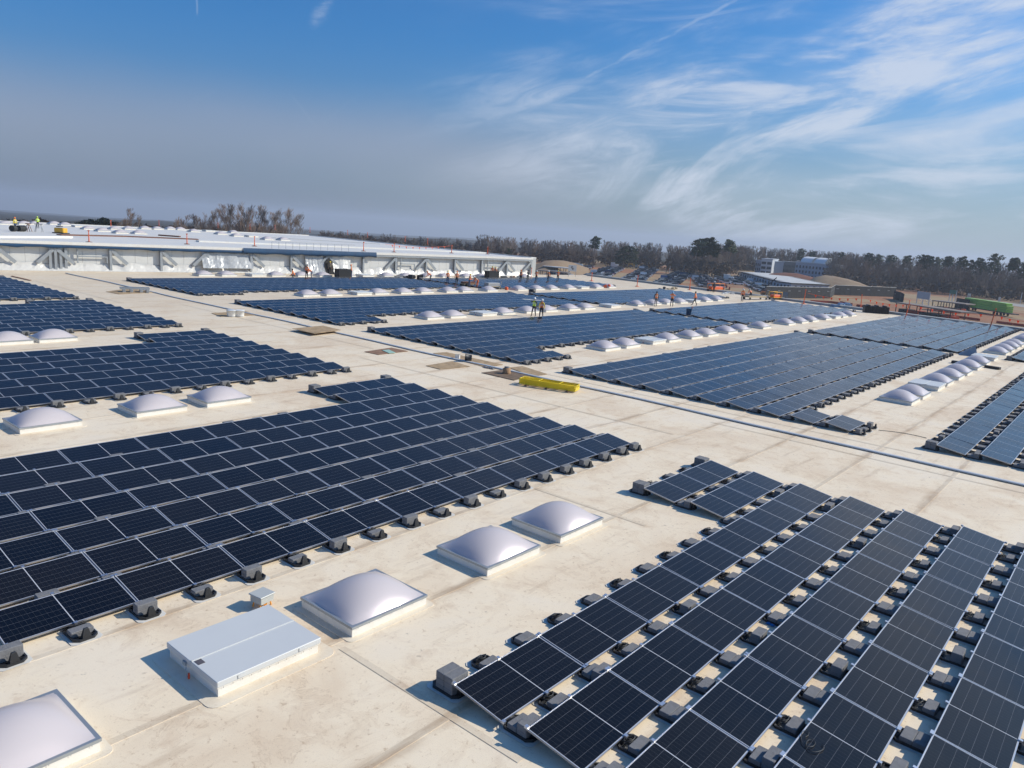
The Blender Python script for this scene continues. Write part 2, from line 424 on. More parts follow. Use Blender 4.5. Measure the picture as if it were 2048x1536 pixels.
# welded laps of the membrane: one sheet every 3.05 m, running with the rows
def edge_y(x):
    for (a, ya), (b, yb) in zip(EDGE, EDGE[1:]):
        if b <= x <= a: return ya + (yb - ya) * (x - a) / (b - a)
    return 104
pmat('coping_grey', (.40, .40, .38), .6, .1, var=.3, vscale=.6)
k = 0
xs = -1.4
while xs > -84:
    m_ = MB(); y = -8.; seg = []
    while y < edge_y(xs):
        seg.append((xs + rnd.uniform(-.012, .012), y)); y += 6.1
    seg.append((xs, edge_y(xs) - .3))
    for (xa, ya), (xb, yb) in zip(seg, seg[1:]):
        m_.mesh_in([(xa - .075, ya, .0005), (xa + .075, ya, .006), (xb + .075, yb, .006), (xb - .075, yb, .0005), (xa + .078, ya, .0), (xb + .078, yb, .0)], [(0, 1, 2, 3), (1, 4, 5, 2)])
    m_.build('membrane_seam', 'seam_membrane', roof)
    xs -= 3.05
for yy, xa, xb in ((31.0, 0, -14), (27.6, -14, -34), (17.9, -9.6, -13.9), (33.4, -6, -25), (30.2, -36, -60), (71.8, -8, -40), (26.4, -62, -80), (8.1, -10.3, -6.0), (3.9, -9.5, -6.3)):
    MB().mesh_in([(xa, yy - .07, .0072), (xa, yy + .07, .0075), (xb, yy + .07, .0075), (xb, yy - .07, .0072)], [(0, 1, 2, 3)]).build('membrane_seam', 'seam_membrane', roof)

# metal coping along the far edge
for (a, b) in zip(EDGE, EDGE[1:]):
    a_, b_ = Vector(a), Vector(b); t_ = (b_ - a_).normalized(); n_ = Vector((t_.y, -t_.x)); n_ = n_ if n_.y < 0 else -n_
    MB().prism([tuple(q) for q in ((a_, b_, b_ + n_ * 1.1, a_ + n_ * 1.1) if t_.x < 0 and False else (a_ + n_ * 1.1, a_, b_, b_ + n_ * 1.1))], .002, .30).build('coping', 'coping_grey', roof)
# ---------------------------------------------------------------- solar arrays
PIT, WID, TILT, LOW, MOD = 1.5716, 1.0854, .1467, .13, 2.3
CT, ST = math.cos(TILT), math.sin(TILT)
HI = LOW + WID * ST
# one module, local origin on the roof under its middle ; x runs down the slope, y along the row
LEN = 2.278
def slope(x, y, z):      # x measured down the slope from the high edge, z above the module face
    return (-WID * CT / 2 + x * CT + z * ST, y, HI - x * ST + z * CT)
def panel_parts():
    lip, th = .0095, .035
    h = LEN / 2; F = MB()
    def ring(x0, x1, y0, y1, z): return [slope(x0, y0, z), slope(x1, y0, z), slope(x1, y1, z), slope(x0, y1, z)]
    o_t = ring(0, WID, -h, h, 0); i_t = ring(lip, WID - lip, -h + lip, h - lip, 0)
    o_b = ring(0, WID, -h, h, -th); i_b = ring(lip, WID - lip, -h + lip, h - lip, -.004)
    F.mesh_in(o_t + i_t, [(0, 1, 5, 4), (1, 2, 6, 5), (2, 3, 7, 6), (3, 0, 4, 7)], 0)
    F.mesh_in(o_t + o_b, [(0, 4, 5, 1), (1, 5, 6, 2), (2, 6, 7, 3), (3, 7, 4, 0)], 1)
    F.mesh_in(i_t + i_b, [(0, 1, 5, 4), (1, 2, 6, 5), (2, 3, 7, 6), (3, 0, 4, 7)], 0)
    G = MB()
    a, b, c, d = ring(lip, WID - lip, -h + lip, h - lip, -.003)
    lu, lv = LEN - 2 * lip, WID - 2 * lip
    G.face([a, b, c, d], 0, [(0, 0), (0, lv), (lu, lv), (lu, 0)])
    B = MB(); B.face(list(reversed(ring(.002, WID - .002, -h + .002, h - .002, -th + .001))), 0)
    C = []
    for xx in (.004, WID - .004):                     # the small bright clamps on the long edges
        for yy in (-h * .98, 0, h * .98):
            cx = [slope(xx + sx * .03 - (.02 if xx < .5 else -.02), yy + sy * .03, sz) for sz in (-.02, .022) for sx, sy in ((-1, -1), (1, -1), (1, 1), (-1, 1))]
            C.append(MB().mesh_in(cx, [(3, 2, 1, 0), (4, 5, 6, 7), (0, 1, 5, 4), (1, 2, 6, 5), (2, 3, 7, 6), (3, 0, 4, 7)], 0))
    return F, G, B, C
PF, PG, PB, PC = panel_parts()
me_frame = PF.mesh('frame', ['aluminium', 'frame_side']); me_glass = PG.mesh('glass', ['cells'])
pmat('backsheet', (.35, .35, .36), .6)
me_back = PB.mesh('backsheet', ['backsheet']); me_clamps = [c_.mesh('clamp', ['aluminium']) for c_ in PC]

# arrays: first row's high-edge x, rows, per-row (y_from, y_to) measured at module ends
YL, YS, YE, YT, YZ = 24.53, 34.53, 70.75, 72.86, 107.4
def left_rows(n, short, nshort=2, ns=2):
    return [(YL, ns if i < short else 40) for i in range(n)]
ARR = []   # name, x0, list of rows: list of module centre ys
def rows_from(y_end, counts, d=-1, m=MOD): return [[y_end + d * m * (j + .5) for j in range(c)] for c in counts]
ARR.append(('bottom right array', -10.90, rows_from(YL, [2, 2] + [7] * 7)))
ARR.append(('left foreground array', -27.79, rows_from(YL, [2, 2] + [17] * 7)))
ARR.append(('second left array', -45.05, rows_from(YL, [2, 2] + [15] * 7)))
ARR.append(('third left array', -62.62, rows_from(YL, [2] + [14] * 8)))
ARR.append(('far left array', -82.41, rows_from(YL, [14] * 11)))
m2 = (YE - YS) / 16
ARR.append(('right edge array', -5.74, rows_from(YS, [16] * 6, 1, m2)))
ARR.append(('large right array', -24.33, rows_from(YS, [16] * 8 + [2 - 1, 2 - 1], 1, m2)))
ARR.append(('central array', -41.53, rows_from(YS, [16] * 7 + [2, 2], 1, m2)))
ARR.append(('array beyond the pails', -59.09, rows_from(YS, [16] * 7 + [2, 2], 1, m2)))
ARR.append(('array by the plastic wall', -79.58, rows_from(YS, [16] * 8 + [2], 1, m2)))
ARR.append(('far right array', -23.94, rows_from(YT, [15] * 8, 1)))
ARR.append(('far middle array', -41.04, rows_from(YT, [15] * 7, 1)))
ARR.append(('far array by the cars', -57.9, rows_from(YT, [14] * 7, 1)))
ARR.append(('far corner array', -77.4, rows_from(YT, [13] * 8, 1)))
ARR.append(('last right array', -7.9, rows_from(YT, [12] * 8, 1)))

mods = []
for an, x0, rows in ARR:
    for ri, ys in enumerate(rows):
        for ci, y in enumerate(ys):
            c = (x0 + ri * PIT + WID * CT / 2, y, .2)
            if not in_view(c): continue
            q = project(c)
            far = (ys[0] + ys[-1]) / 2 > 30
            mods.append((q[2], an, ri, ci, c, -160 < q[0] < 2200))
mods.sort(key=lambda t: t[0])
def panel_label(an, ri, ci):
    return f'dark blue solar panel {ordinal(ci + 1)} from its row end, {ordinal(ri + 1)} row of {an}'
root_mods = []
rj = random.Random(5)
def tilt_jit(s=1.): return (rj.uniform(-.005, .005) * s, rj.uniform(-.008, .008) * s, 0)
for k, (dist, an, ri, ci, c, vis) in enumerate(mods[:300]):
    p = thing('solar_panel', panel_label(an, ri, ci), 'solar panel', (c[0], c[1], 0), 0, 'solar panels in tilted rows on the roof')
    p.rotation_euler = tilt_jit()
    link('frame', me_frame, p); link('glass', me_glass, p); link('backsheet', me_back, p)
    if dist < 22:
        for mc in me_clamps: link('clamp', mc, p)
rest = mods[300:]
allp = MB()
for src, mi in ((PF, 0), (PG, 2)):
    i = len(allp.v); allp.v += src.v; allp.f += [tuple(i + a for a in f) for f in src.f]; allp.m += [a + mi for a in src.m]; allp.sm += src.sm; allp.uv += src.uv
allp.has_uv = True
xf = []
from mathutils import Euler
for (_, an, ri, ci, c, vis) in rest:
    e = tilt_jit(1.); xf.append(Matrix.Translation((c[0], c[1], 0)) @ Euler(e).to_matrix().to_4x4())
me = join_copies('far_solar_panels', allp, xf, ['aluminium', 'frame_side', 'cells'])
link('far_solar_panels', me, label='remaining blue grey solar panels of the distant arrays', cat='solar panels', kind='stuff')

# ---------------------------------------------------------------- ballast trays in the gaps between rows
def tray_parts(kind, lod=0):
    """kind: dict(blocks=[(x,y,z,sx,sy,sz)])"""
    S = MB(); a, b, c = .375, .27, .07
    oct_ = [(-a + c, -b), (a - c, -b), (a, -b + c), (a, b - c), (a - c, b), (-a + c, b), (-a, b - c), (-a, -b + c)]
    S.prism(oct_, .008, .0115)
    T = MB(); a, b, c = .315, .215, .09
    o = [(-a + c, -b), (a - c, -b), (a, -b + c), (a, b - c), (a - c, b), (-a + c, b), (-a, b - c), (-a, -b + c)]
    i_ = [(x * .9, y * .86) for x, y in o]; n = 8
    V = [(x, y, .013) for x, y in o] + [(x, y, .06) for x, y in o] + [(x, y, .06) for x, y in i_] + [(x, y, .026) for x, y in i_]
    T.mesh_in(V, [(j, (j + 1) % n, n + (j + 1) % n, n + j) for j in range(n)] + [(n + j, n + (j + 1) % n, 2 * n + (j + 1) % n, 2 * n + j) for j in range(n)] + [(2 * n + j, 2 * n + (j + 1) % n, 3 * n + (j + 1) % n, 3 * n + j) for j in range(n)] + [tuple(range(3 * n, 4 * n))])
    if not lod:
        for x in (-.20, -.07, .07, .2): T.box(x - .008, x + .008, -.18, .18, .026, .05)
    A = MB()                                   # low arched bracket, at the low edge of the row behind
    pts = [(-.275, -.11, .03), (-.265, -.085, .085), (-.255, -.03, .112), (-.255, .03, .112), (-.265, .085, .085), (-.275, .11, .03)]
    for (p, q) in zip(pts, pts[1:]):
        A.mesh_in([p, q, (q[0] + .05, q[1], q[2]), (p[0] + .05, p[1], p[2])], [(0, 1, 2, 3)])
        A.mesh_in([p, q, (q[0], q[1] * .75, q[2] - .03), (p[0], p[1] * .75, max(.026, p[2] - .03))], [(3, 2, 1, 0)])
        A.mesh_in([(p[0] + .05, p[1], p[2]), (q[0] + .05, q[1], q[2]), (q[0] + .05, q[1] * .75, q[2] - .03), (p[0] + .05, p[1] * .75, max(.026, p[2] - .03))], [(0, 1, 2, 3)])
    U = MB()                                   # tall tapered support under the next high edge
    w0, w1, d0, d1, zt = .085, .042, .05, .022, .235
    cx = .262
    prof = [(w0, d0, .02), (w0 * .8, d0 * .8, .11), (w1, d1, zt - .02), (w1 * .7, d1 * .7, zt)]
    V = []
    for w_, d_, z in prof: V += [(cx - d_, -w_, z), (cx + d_, -w_, z), (cx + d_, w_, z), (cx - d_, w_, z)]
    U.mesh_in(V, [(4 * j + a_, 4 * j + (a_ + 1) % 4, 4 * j + 4 + (a_ + 1) % 4, 4 * j + 4 + a_) for j in range(3) for a_ in range(4)] + [(12, 13, 14, 15)])
    Bs = []
    for (x, y, z, sx, sy, sz) in kind:
        bb = MB(); bb.box(x - sx / 2, x + sx / 2, y - sy / 2, y + sy / 2, z, z + sz, bevel=.012); Bs.append(bb)
    return S, T, A, U, Bs
BX, BY, BZ = .197, .395, .108
KINDS = [
    [(-.085, 0, .03, BX, BY, BZ), (.115, 0, .03, BX, BY, BZ)],                                             # 0 two flat
    [(.02, 0, .03, BX, BY, BZ)],                                                                          # 1 one flat
    [(-.085, 0, .03, BX, BY, BZ), (.115, 0, .03, BX, BY, BZ), (.115, 0, .1385, BX, BY, BZ)],              # 2 stepped
    [(-.085, 0, .03, BX, BY, BZ), (.115, 0, .03, BX, BY, BZ), (-.083, .002, .1385, BX, BY, BZ), (.117, .002, .1385, BX, BY, BZ), (-.085, 0, .247, BX, BY, BZ), (.113, 0, .247, BX, BY, BZ)],  # 3 tower
    [(.02, 0, .03, BX, BY, BZ), (.02, 0, .1385, BX, BY, BZ)],                                             # 4 one on one
]
def cable_mesh(seed):
    r_ = random.Random(seed); m_ = MB(); pts = []
    for j in range(16):
        a_ = j * .9 + r_.uniform(-.2, .2); rr = r_.uniform(.05, .10)
        pts.append((-.17 + rr * math.cos(a_) * .8, rr * math.sin(a_) * 1.5, .055 + .010 * j / 2 + r_.uniform(0, .02)))
    m_.tube(pts, .009, 0, 5); return m_.mesh('cable', ['black_plastic'])
cables = [cable_mesh(i) for i in range(4)]
tparts = []
for kd in KINDS:
    S, T, A, U, Bs = tray_parts(kd)
    tparts.append((S.mesh('slip_sheet', ['slip_sheet']), T.mesh('tray', ['black_plastic']), A.mesh('low_bracket', ['black_plastic']), U.mesh('tall_support', ['black_plastic']), [b.mesh('concrete_block', ['grey_concrete']) for b in Bs]))
KWORD = ['two flat blocks', 'one block', 'stepped blocks', 'tall block stack', 'two stacked blocks']
trays = []
rt = random.Random(3)
for an, x0, rows in ARR:
    n = len(rows); left = rows[0][0] < 30
    mm = MOD if (left or rows[0][0] > 72) else m2
    for g in range(n + 1):
        ysa = rows[g - 1] if g > 0 else []; ysb = rows[g] if g < n else []
        pos = {}
        for ys, hi in ((ysa, 0), (ysb, 1)):
            for j, y in enumerate(ys):
                for off in (-.5, 0, .5):
                    yy = round(round((y + off * mm - rows[0][0]) / (mm / 2)) * (mm / 2) + rows[0][0], 3)
                    pos.setdefault(yy, set()).add((hi, off))
        for yy, st in pos.items():
            ends = []
            lo_ = min(min(ysa, default=1e9), min(ysb, default=1e9)) - mm / 2; hi_ = max(max(ysa, default=-1e9), max(ysb, default=-1e9)) + mm / 2
            y2 = yy + (.23 if yy < lo_ + .05 else -.23 if yy > hi_ - .05 else 0)
            c = (x0 + g * PIT - .2485 + rt.uniform(-.012, .012), y2 + rt.uniform(-.02, .02), 0)
            if not in_view(c, 120): continue
            mid = any(abs(o) < .1 for _, o in st)
            endp = y2 != yy
            side = yy < lo_ + .05
            corner = not any(abs(yy - (y_ + o_ * mm)) < .02 for y_ in ysa for o_ in (-.5, 0, .5))
            if endp and g < n and (corner and (g == 0 or (yy < hi_ - .05 if left else yy > lo_ + 99) or not left)): kd = 3
            elif endp: kd = 2
            elif not mid: kd = rt.choice([0, 0, 0, 2]) if g > 0 else rt.choice([4, 0, 2])
            else: kd = rt.choice([1, 1, 1, 4]) if g > 0 else 1
            if g == n: kd = 4 if not mid or endp or (left and yy > 18 and 'foreground' in an) else 1
            if (an, g) in (): continue
            trays.append((project(c)[2], an, g, c, kd, n))
trays.sort(key=lambda t: t[0] * (1.0 if t[2] in (0, t[5]) or 'bottom right' in t[1] else 1.9))
for k, (dist, an, g, c, kd, n) in enumerate(trays[:300]):
    sm, tm, am, um, bm = tparts[kd]
    where = 'before first row of' if g == 0 else ('beyond last row of' if g == n else f'between rows {CARD[g]} and {CARD[g + 1]} of')
    t = thing('ballast_tray', f'black tray with {KWORD[kd]}, {ordinal(int(round(abs(c[1] - (YL if c[1] < 25 else YS)) / 1.15)) + 1)} {where} {an}', 'ballast tray', c, rt.uniform(-.02, .02), 'ballast trays holding the panels down')
    link('slip_sheet', sm, t); link('tray', tm, t); link('low_bracket', am, t); link('tall_support', um, t)
    if kd == 1: link('cable', cables[k % 4], t)
    for b in bm: link('concrete_block', b, t, None, (0, 0, rt.uniform(-.02, .02)))
bykind = {}
for (_, an, g, c, kd, n) in trays[300:]: bykind.setdefault(kd, []).append(Matrix.Translation(c))
items = []
for kd, xs_ in bykind.items():
    S, T, A, U, Bs = tray_parts(KINDS[kd], 1); J = MB()
    for src, mi in ((S, 0), (T, 1), (A, 1), (U, 1), *[(b, 2) for b in Bs]):
        i = len(J.v); J.v += src.v; J.f += [tuple(i + a for a in f) for f in src.f]; J.m += [mi] * len(src.f); J.sm += src.sm; J.uv += src.uv
    items.append((J, xs_))
link('far_ballast_trays', join_many('far_ballast_trays', items, ['slip_sheet', 'black_plastic', 'grey_concrete']), label='remaining black ballast trays and grey blocks of the distant arrays', cat='ballast trays', kind='stuff')

# ---------------------------------------------------------------- skylights and smoke hatches
SX, SY = 1.62, 1.92
def flash(sx, sy, e, z=.0105):
    m_ = MB(); o = []; r_ = e * .8
    for cx, cy, a0 in ((sx + e - r_, sy + e - r_, 0), (-e + r_, sy + e - r_, 90), (-e + r_, -e + r_, 180), (sx + e - r_, -e + r_, 270)):
        for q in range(5): a_ = R(a0 + q * 22.5); o.append((cx + r_ * math.cos(a_), cy + r_ * math.sin(a_)))
    m_.prism(o, .0005, z); return m_
def skylight_parts():
    h = .20
    C = MB(); C.box(0, SX, 0, SY, .004, h)
    K = flash(SX, SY, .15)
    F = MB(); w = .05
    for (x0, x1, y0, y1) in ((-.02, SX + .02, -.02, w), (-.02, SX + .02, SY - w, SY + .02), (-.02, w, w, SY - w), (SX - w, SX + .02, w, SY - w)):
        F.box(x0, x1, y0, y1, h - .028, h + .022)
    for j in range(7):
        for (x, y, dx, dy) in ((SX + .021, .12 + j * .28, .003, .008), (.12 + j * .23, -.024, .008, .003)):
            F.box(x, x + dx, y, y + dy, h - .05, h - .028, 0)
    D = MB(); N = 18
    def hz(u, v): return .40 * ((1 - u * u) * (1 - v * v)) ** .85
    a = .035
    V = [(a + (SX - 2 * a) * i / N, a + (SY - 2 * a) * j / N, h + .02 + hz(2 * i / N - 1, 2 * j / N - 1)) for i in range(N + 1) for j in range(N + 1)]
    D.mesh_in(V, [(i * (N + 1) + j, (i + 1) * (N + 1) + j, (i + 1) * (N + 1) + j + 1, i * (N + 1) + j + 1) for i in range(N) for j in range(N)], 0, True)
    return C, F, D, K
C_, F_, D_, K_ = skylight_parts()
sk_me = [('flashing', K_.mesh('flashing', ['flashing'])), ('curb', C_.mesh('curb', ['curb_white'])), ('lid_frame', F_.mesh('lid_frame', ['galvanised'])), ('dome', D_.mesh('dome', ['acrylic']))]
HX, HY, HH = 1.66, 1.98, .30
def hatch_parts():
    C = MB(); C.box(.02, HX - .02, .02, HY - .02, .004, .17)
    F = MB(); F.box(0, HX, 0, HY, .165, .20)
    for j in range(11): F.box(HX + .0, HX + .002, .1 + j * .17, .106 + j * .17, .145, .172, 1)
    L1 = MB(); L1.box(-.02, HX / 2 - .006, -.02, HY + .02, .204, HH, bevel=.012)
    L2 = MB(); L2.box(HX / 2 + .006, HX + .02, -.02, HY + .02, .204, HH + .002, bevel=.012)
    Sm = MB(); Sm.box(HX / 2 - .014, HX / 2 + .014, -.01, HY + .01, HH, HH + .018)
    P = MB(); P.box(.87, 1.02, .02, .14, HH + .003, HH + .008)
    for j in range(6):
        yy = .16 + j * .33; F.box(-.004, 0, yy, yy + .01, .145, .172, 1)
    for yy in (.35, HY - .45):
        L2.box(HX + .021, HX + .032, yy, yy + .12, .215, .275)
        L1.box(-.032, -.021, yy, yy + .12, .215, .275)
    K = MB(); K.box(.60, .70, -.05, -.018, .17, .235); K.tube([(.72, -.03, .22), (.75, -.07, .12), (.85, -.09, .05), (.83, -.06, .1)], .005, 0, 5)
    G = MB(); G.tube([(.86, -.07, .02), (.86, -.07, .12)], .018, 0, 8)
    return C, F, L1, L2, Sm, P, K, G
hp = hatch_parts()
pmat('dark_label', (.10, .09, .10), .6)
h_me = [('flashing', flash(HX, HY, .24).mesh('flashing', ['flashing'])), ('curb', hp[0].mesh('curb', ['curb_white'])), ('rim', hp[1].mesh('rim', ['curb_white', 'dark_label'])), ('lid', hp[2].mesh('lid', ['lid_white'])), ('lid', hp[3].mesh('lid', ['lid_white'])),
        ('seam_cover', hp[4].mesh('seam_cover', ['lid_white'])), ('warning_label', hp[5].mesh('warning_label', ['dark_label'])), ('latch', hp[6].mesh('latch', ['galvanised'])), ('pull_handle', hp[7].mesh('pull_handle', ['red_orange']))]
def skylight(x_right, y0, label, group, hatch=False, z=0., rz=0.):
    t = thing('roof_hatch' if hatch else 'skylight', label, 'roof hatch' if hatch else 'skylight', (x_right - (HX if hatch else SX), y0, z), rz, group)
    for n_, me_ in (h_me if hatch else sk_me): link(n_, me_, t)
    return t
ROWS = [  # x of right side, list of (y, hatch), phrase
    (-10.45, [(2.0, 0), (5.73, 1), (8.45, 0), (12.28, 0), (15.07, 0)], 'line between the two nearest arrays'),
    (-27.98, [(5.6, 0), (8.47, 0), (12.3, 0), (15.06, 0)], 'line behind the left foreground array'),
    (-45.75, [(7.2, 0), (9.9, 0), (12.85, 0), (15.06, 0)], 'pair at the left edge of the photo'),
    (-8.82, [(44.07, 0), (46.62, 0), (50.44, 1), (53.07, 0), (56.54, 0), (59.5, 0), (63.3, 0), (66.9, 0), (70.6, 1), (76.5, 0), (79.8, 0), (83.3, 0), (86.3, 0), (92.5, 0), (95.8, 0)], 'far right line beside large array'),
    (-27.9, [(43.7, 0), (46.4, 0), (50.1, 1), (52.6, 0), (56.3, 0), (59.3, 0), (63.2, 0), (66.2, 0), (70.9, 0), (77.5, 0), (81.3, 0), (84.6, 0), (88.9, 0), (92.3, 1), (95.0, 0), (98.4, 0)], 'line between large and central arrays'),
    (-45.1, [(43.4, 0), (46.1, 0), (50.1, 1), (52.7, 0), (56.3, 0), (59.3, 0), (63.2, 0), (66.0, 0), (71.0, 1), (76.6, 0), (80.2, 0), (83.4, 0), (86.9, 0), (90.3, 1), (94.0, 0), (97.5, 0)], 'line behind the central array'),
    (-62.7, [(43.7, 0), (46.4, 0), (50.2, 1), (52.6, 0), (56.2, 0), (59.2, 0), (63.2, 0), (65.9, 0), (70.3, 0), (76.2, 0), (79.9, 0), (83.2, 0), (87.2, 0), (90.4, 1), (94.2, 0), (97.6, 0)], 'line in front of the farthest array'),
    (-82.6, [(44.7, 0), (47.4, 0), (51.1, 1), (53.7, 0), (57.2, 0), (60.3, 0), (63.9, 0), (66.8, 1), (70.3, 0), (73.6, 0), (77.4, 0), (80.6, 0), (84.9, 0), (88.0, 0), (97.6, 0)], 'line at the foot of the plastic wall'),
]
for xr, lst, ph in ROWS:
    ns = nh = 0
    for y, hatch in lst:
        if not in_view((xr, y, .2), 260): continue
        if hatch: nh += 1; lab = f'white two leaf roof hatch, {ordinal(nh)} hatch in {ph}'
        else: ns += 1; lab = f'white domed skylight, {ordinal(ns)} dome in {ph}'
        xx = xr
        if 'foot of' in ph: xx = xr + (y - 63.9) * .10
        skylight(xx, y, lab, 'white domes and hatches in lines on the roof', hatch)

# ---------------------------------------------------------------- things lying on the roof
def polyline(pts, n=1): return pts
g = MB()
py = []
x = -88.5
while x < 14:
    py.append((x, 32.12 + .10 * math.sin(x * .23) + .05 * math.sin(x * .61), .078)); x += 2.0
g.tube(py, .118, 0, 14); g.v = [(x, y, (z - .078) * .34 + .045) for x, y, z in g.v]; g.build('drain_hose', 'pipe_grey', label='long flat grey pipe crossing the whole roof', cat='pipe')
for j, (xa, ya, xb) in enumerate(((-2.2, 31.85, 0),)): pass

def sheet(name, pts, z, th, mat, label, cat='board'):
    poly = [tuple(at(px, p_y, z + th))[:2] for px, p_y in pts]
    a = sum(poly[i][0] * poly[(i + 1) % len(poly)][1] - poly[(i + 1) % len(poly)][0] * poly[i][1] for i in range(len(poly)))
    if a < 0: poly.reverse()
    c = Vector((sum(p[0] for p in poly) / len(poly), sum(p[1] for p in poly) / len(poly), 0))
    m_ = MB(); m_.prism([(p[0] - c.x, p[1] - c.y) for p in poly], z, z + th, 0)
    return m_.build(name, mat, loc=c, label=label, cat=cat)
B = 'plywood'
sheet('plywood_board', [(584, 657), (646, 651), (682, 660), (628, 667)], .165, .02, B, 'tan plywood board over the pipe, alone nearest the white buckets')
sheet('plywood_board', [(729, 703), (783, 695), (816, 702), (757, 709)], .012, .02, 'plywood_dark', 'reddish plywood board with a pale green strip on it')
sheet('plywood_board', [(852, 731), (905, 722), (940, 733), (880, 738)], .012, .02, B, 'plywood board left of the pipe, below the black bucket')
sheet('plywood_board', [(866, 706), (893, 704), (1006, 729), (972, 734)], .012, .02, B, 'long plywood board right of the pipe under the black bucket')
sheet('plywood_board', [(963, 745), (1018, 738), (1060, 752), (1028, 760)], .012, .022, 'hardboard', 'dark brown board beside the yellow railings')
sheet('plywood_board', [(1018, 735), (1045, 732), (1095, 748), (1066, 752)], .012, .02, B, 'tan board behind the cardboard drum')
sheet('plywood_board', [(423, 626), (492, 622), (512, 630), (442, 633)], .012, .02, B, 'thin board under the two white buckets')
sheet('plywood_board', [(212, 583), (262, 576), (312, 584), (238, 588)], .012, .02, B, 'plywood board under the far galvanised pipe supports')
sheet('green_strip', [(764, 700), (778, 699), (791, 705), (778, 706)], .035, .025, pmat('pale_green', (.35, .52, .43), .6), 'pale green foam strip lying on the reddish board', 'strip')
sheet('timber_plank', [(22, 552), (24, 551), (63, 560), (60, 560.5)], .01, .05, 'plywood_dark', 'thin brown plank lying behind the far left array', 'plank')

# stack of yellow guard-rail frames
a, b = at(1047, 772), at(1122, 783)
ang = math.atan2(b.y - a.y, b.x - a.x)
c0 = at(1100, 778)
st = thing('railing_stack', 'bundle of bright yellow guard rail frames stacked flat beside the pipe', 'railing stack', (c0.x - .2, c0.y + .15, 0), ang)
for j in range(7):
    fr = MB(); z = .09 + j * .043; L, Wd = 1.50, .34; o = rt.uniform(-.06, .06)
    pts = [(-L + o, -Wd, z), (L + o, -Wd, z), (L + o, Wd, z), (-L + o, Wd, z), (-L + o, -Wd, z)]
    fr.tube(pts, .021, 0, 6, False); fr.tube([(-L + o, 0, z), (L + o, 0, z)], .016, 0, 6); fr.tube([(-.5 + o, -Wd, z), (-.5 + o, Wd, z)], .016, 0, 6); fr.tube([(.6 + o, -Wd, z), (.6 + o, Wd, z)], .016, 0, 6)
    fr.build('rail_frame', 'yellow_paint', st)
for x in (-1.1, .0, 1.1):
    MB().box(x - .05, x + .05, -.46, .46, .012, .08).build('timber_bearer', 'plywood_dark', st)

def bucket(px, py, lab, mat='lid_white', r=.17, h=.36, cat='bucket'):
    p = at(px, py, 0)
    t = thing('bucket', lab, cat, (p.x, p.y, .033))
    k = MB(); k.lathe([(r * .88, 0), (r, h), (r + .012, h), (r + .012, h + .02), (r * .9, h + .02)], 0, 20); k.build('pail', mat, t)
    l = MB(); l.lathe([(r * 1.02, h + .021), (r * 1.02, h + .03), (r * .9, h + .034)], 0, 20); l.build('lid', mat, t)
    hd = MB(); hd.tube([(r * math.cos(a_), r * math.sin(a_) * 1.02, h * .85 - .08 * math.sin(a_ - 0)) for a_ in [math.pi * q / 8 for q in range(9)]], .004, 0, 5); hd.build('handle', 'galvanised', t)
    return t
pmat('pail_white', (.74, .74, .72), .4); pmat('carton', (.42, .25, .13), .9, var=.4)
bucket(463, 633, 'white pail at the left of the pair on the thin board', 'pail_white', .36, .42)
bucket(479, 633, 'white pail at the right of the pair on the thin board', 'pail_white', .36, .42)
b1 = bucket(943, 724, 'black bucket lying half open on the long plywood board', 'black_plastic', .20, .36)
b1.rotation_euler = (R(88), 0, R(-50)); b1.location.z = .24
p = at(1013, 748)
t = thing('cable_drum', 'brown cardboard drum with a dark cap on the dark board', 'drum', (p.x, p.y, .035))
k = MB(); k.lathe([(.22, 0), (.24, .05), (.21, .10), (.22, .27), (.15, .30)], 0, 16); k.build('drum_body', 'carton', t)
k = MB(); k.lathe([(.13, .30), (.14, .31), (.14, .37), (.05, .38)], 0, 12); k.build('cap', 'grey_concrete', t)
p = at(915, 718)
t = thing('paper_box', 'small crumpled white carton left of the black bucket', 'box', (p.x, p.y, .033), .5)
k = MB(); k.box(-.13, .13, -.1, .1, 0, .2); k.build('carton_body', 'pail_white', t)
k = MB(); k.mesh_in([(-.13, -.1, .2), (.13, -.1, .2), (.16, -.2, .31), (-.1, -.18, .29)], [(0, 1, 2, 3)]); k.build('flap', 'pail_white', t)
for lab, px, py, n in (('crumpled grey rags beside the dark brown board', 975, 737, 7),):
    p = at(px, py); k = MB()
    for j in range(n):
        x, y = rt.uniform(-.3, .3), rt.uniform(-.15, .15); s_ = rt.uniform(.08, .16)
        k.mesh_in([(x - s_, y - s_, .02), (x + s_, y - s_ * .6, .03), (x + s_ * .7, y + s_, .02), (x - s_ * .6, y + s_, .03), (x, y, .10)], [(0, 1, 4), (1, 2, 4), (2, 3, 4), (3, 0, 4)])
    k.build('rags', 'grey_concrete', loc=(p.x, p.y, 0), label=lab, cat='rags')

# grey combiner box on an orange stand, near the front hatch
p = at(524, 1212)
t = thing('junction_box', 'small grey metal box on an orange plastic stand behind the hatch', 'junction box', (p.x, p.y, 0), R(8))
k = MB(); k.box(-.16, .16, -.16, .16, .13, .27, bevel=.006); k.build('enclosure', 'enclosure_grey', t)
k = MB(); k.box(-.185, .185, -.185, .185, .27, .295, bevel=.008); k.build('lid', 'enclosure_grey', t)
for sx in (-.1, .1):
    for arch in (0, 1):
        pass
    k = MB()
    for q in range(2):
        cy = -.075 + q * .15
        k.tube([(sx, cy - .07, .012), (sx, cy - .045, .10), (sx, cy, .125), (sx, cy + .045, .10), (sx, cy + .07, .012)], .016, 0, 6)
    k.build('stand_foot', 'orange_plastic', t)
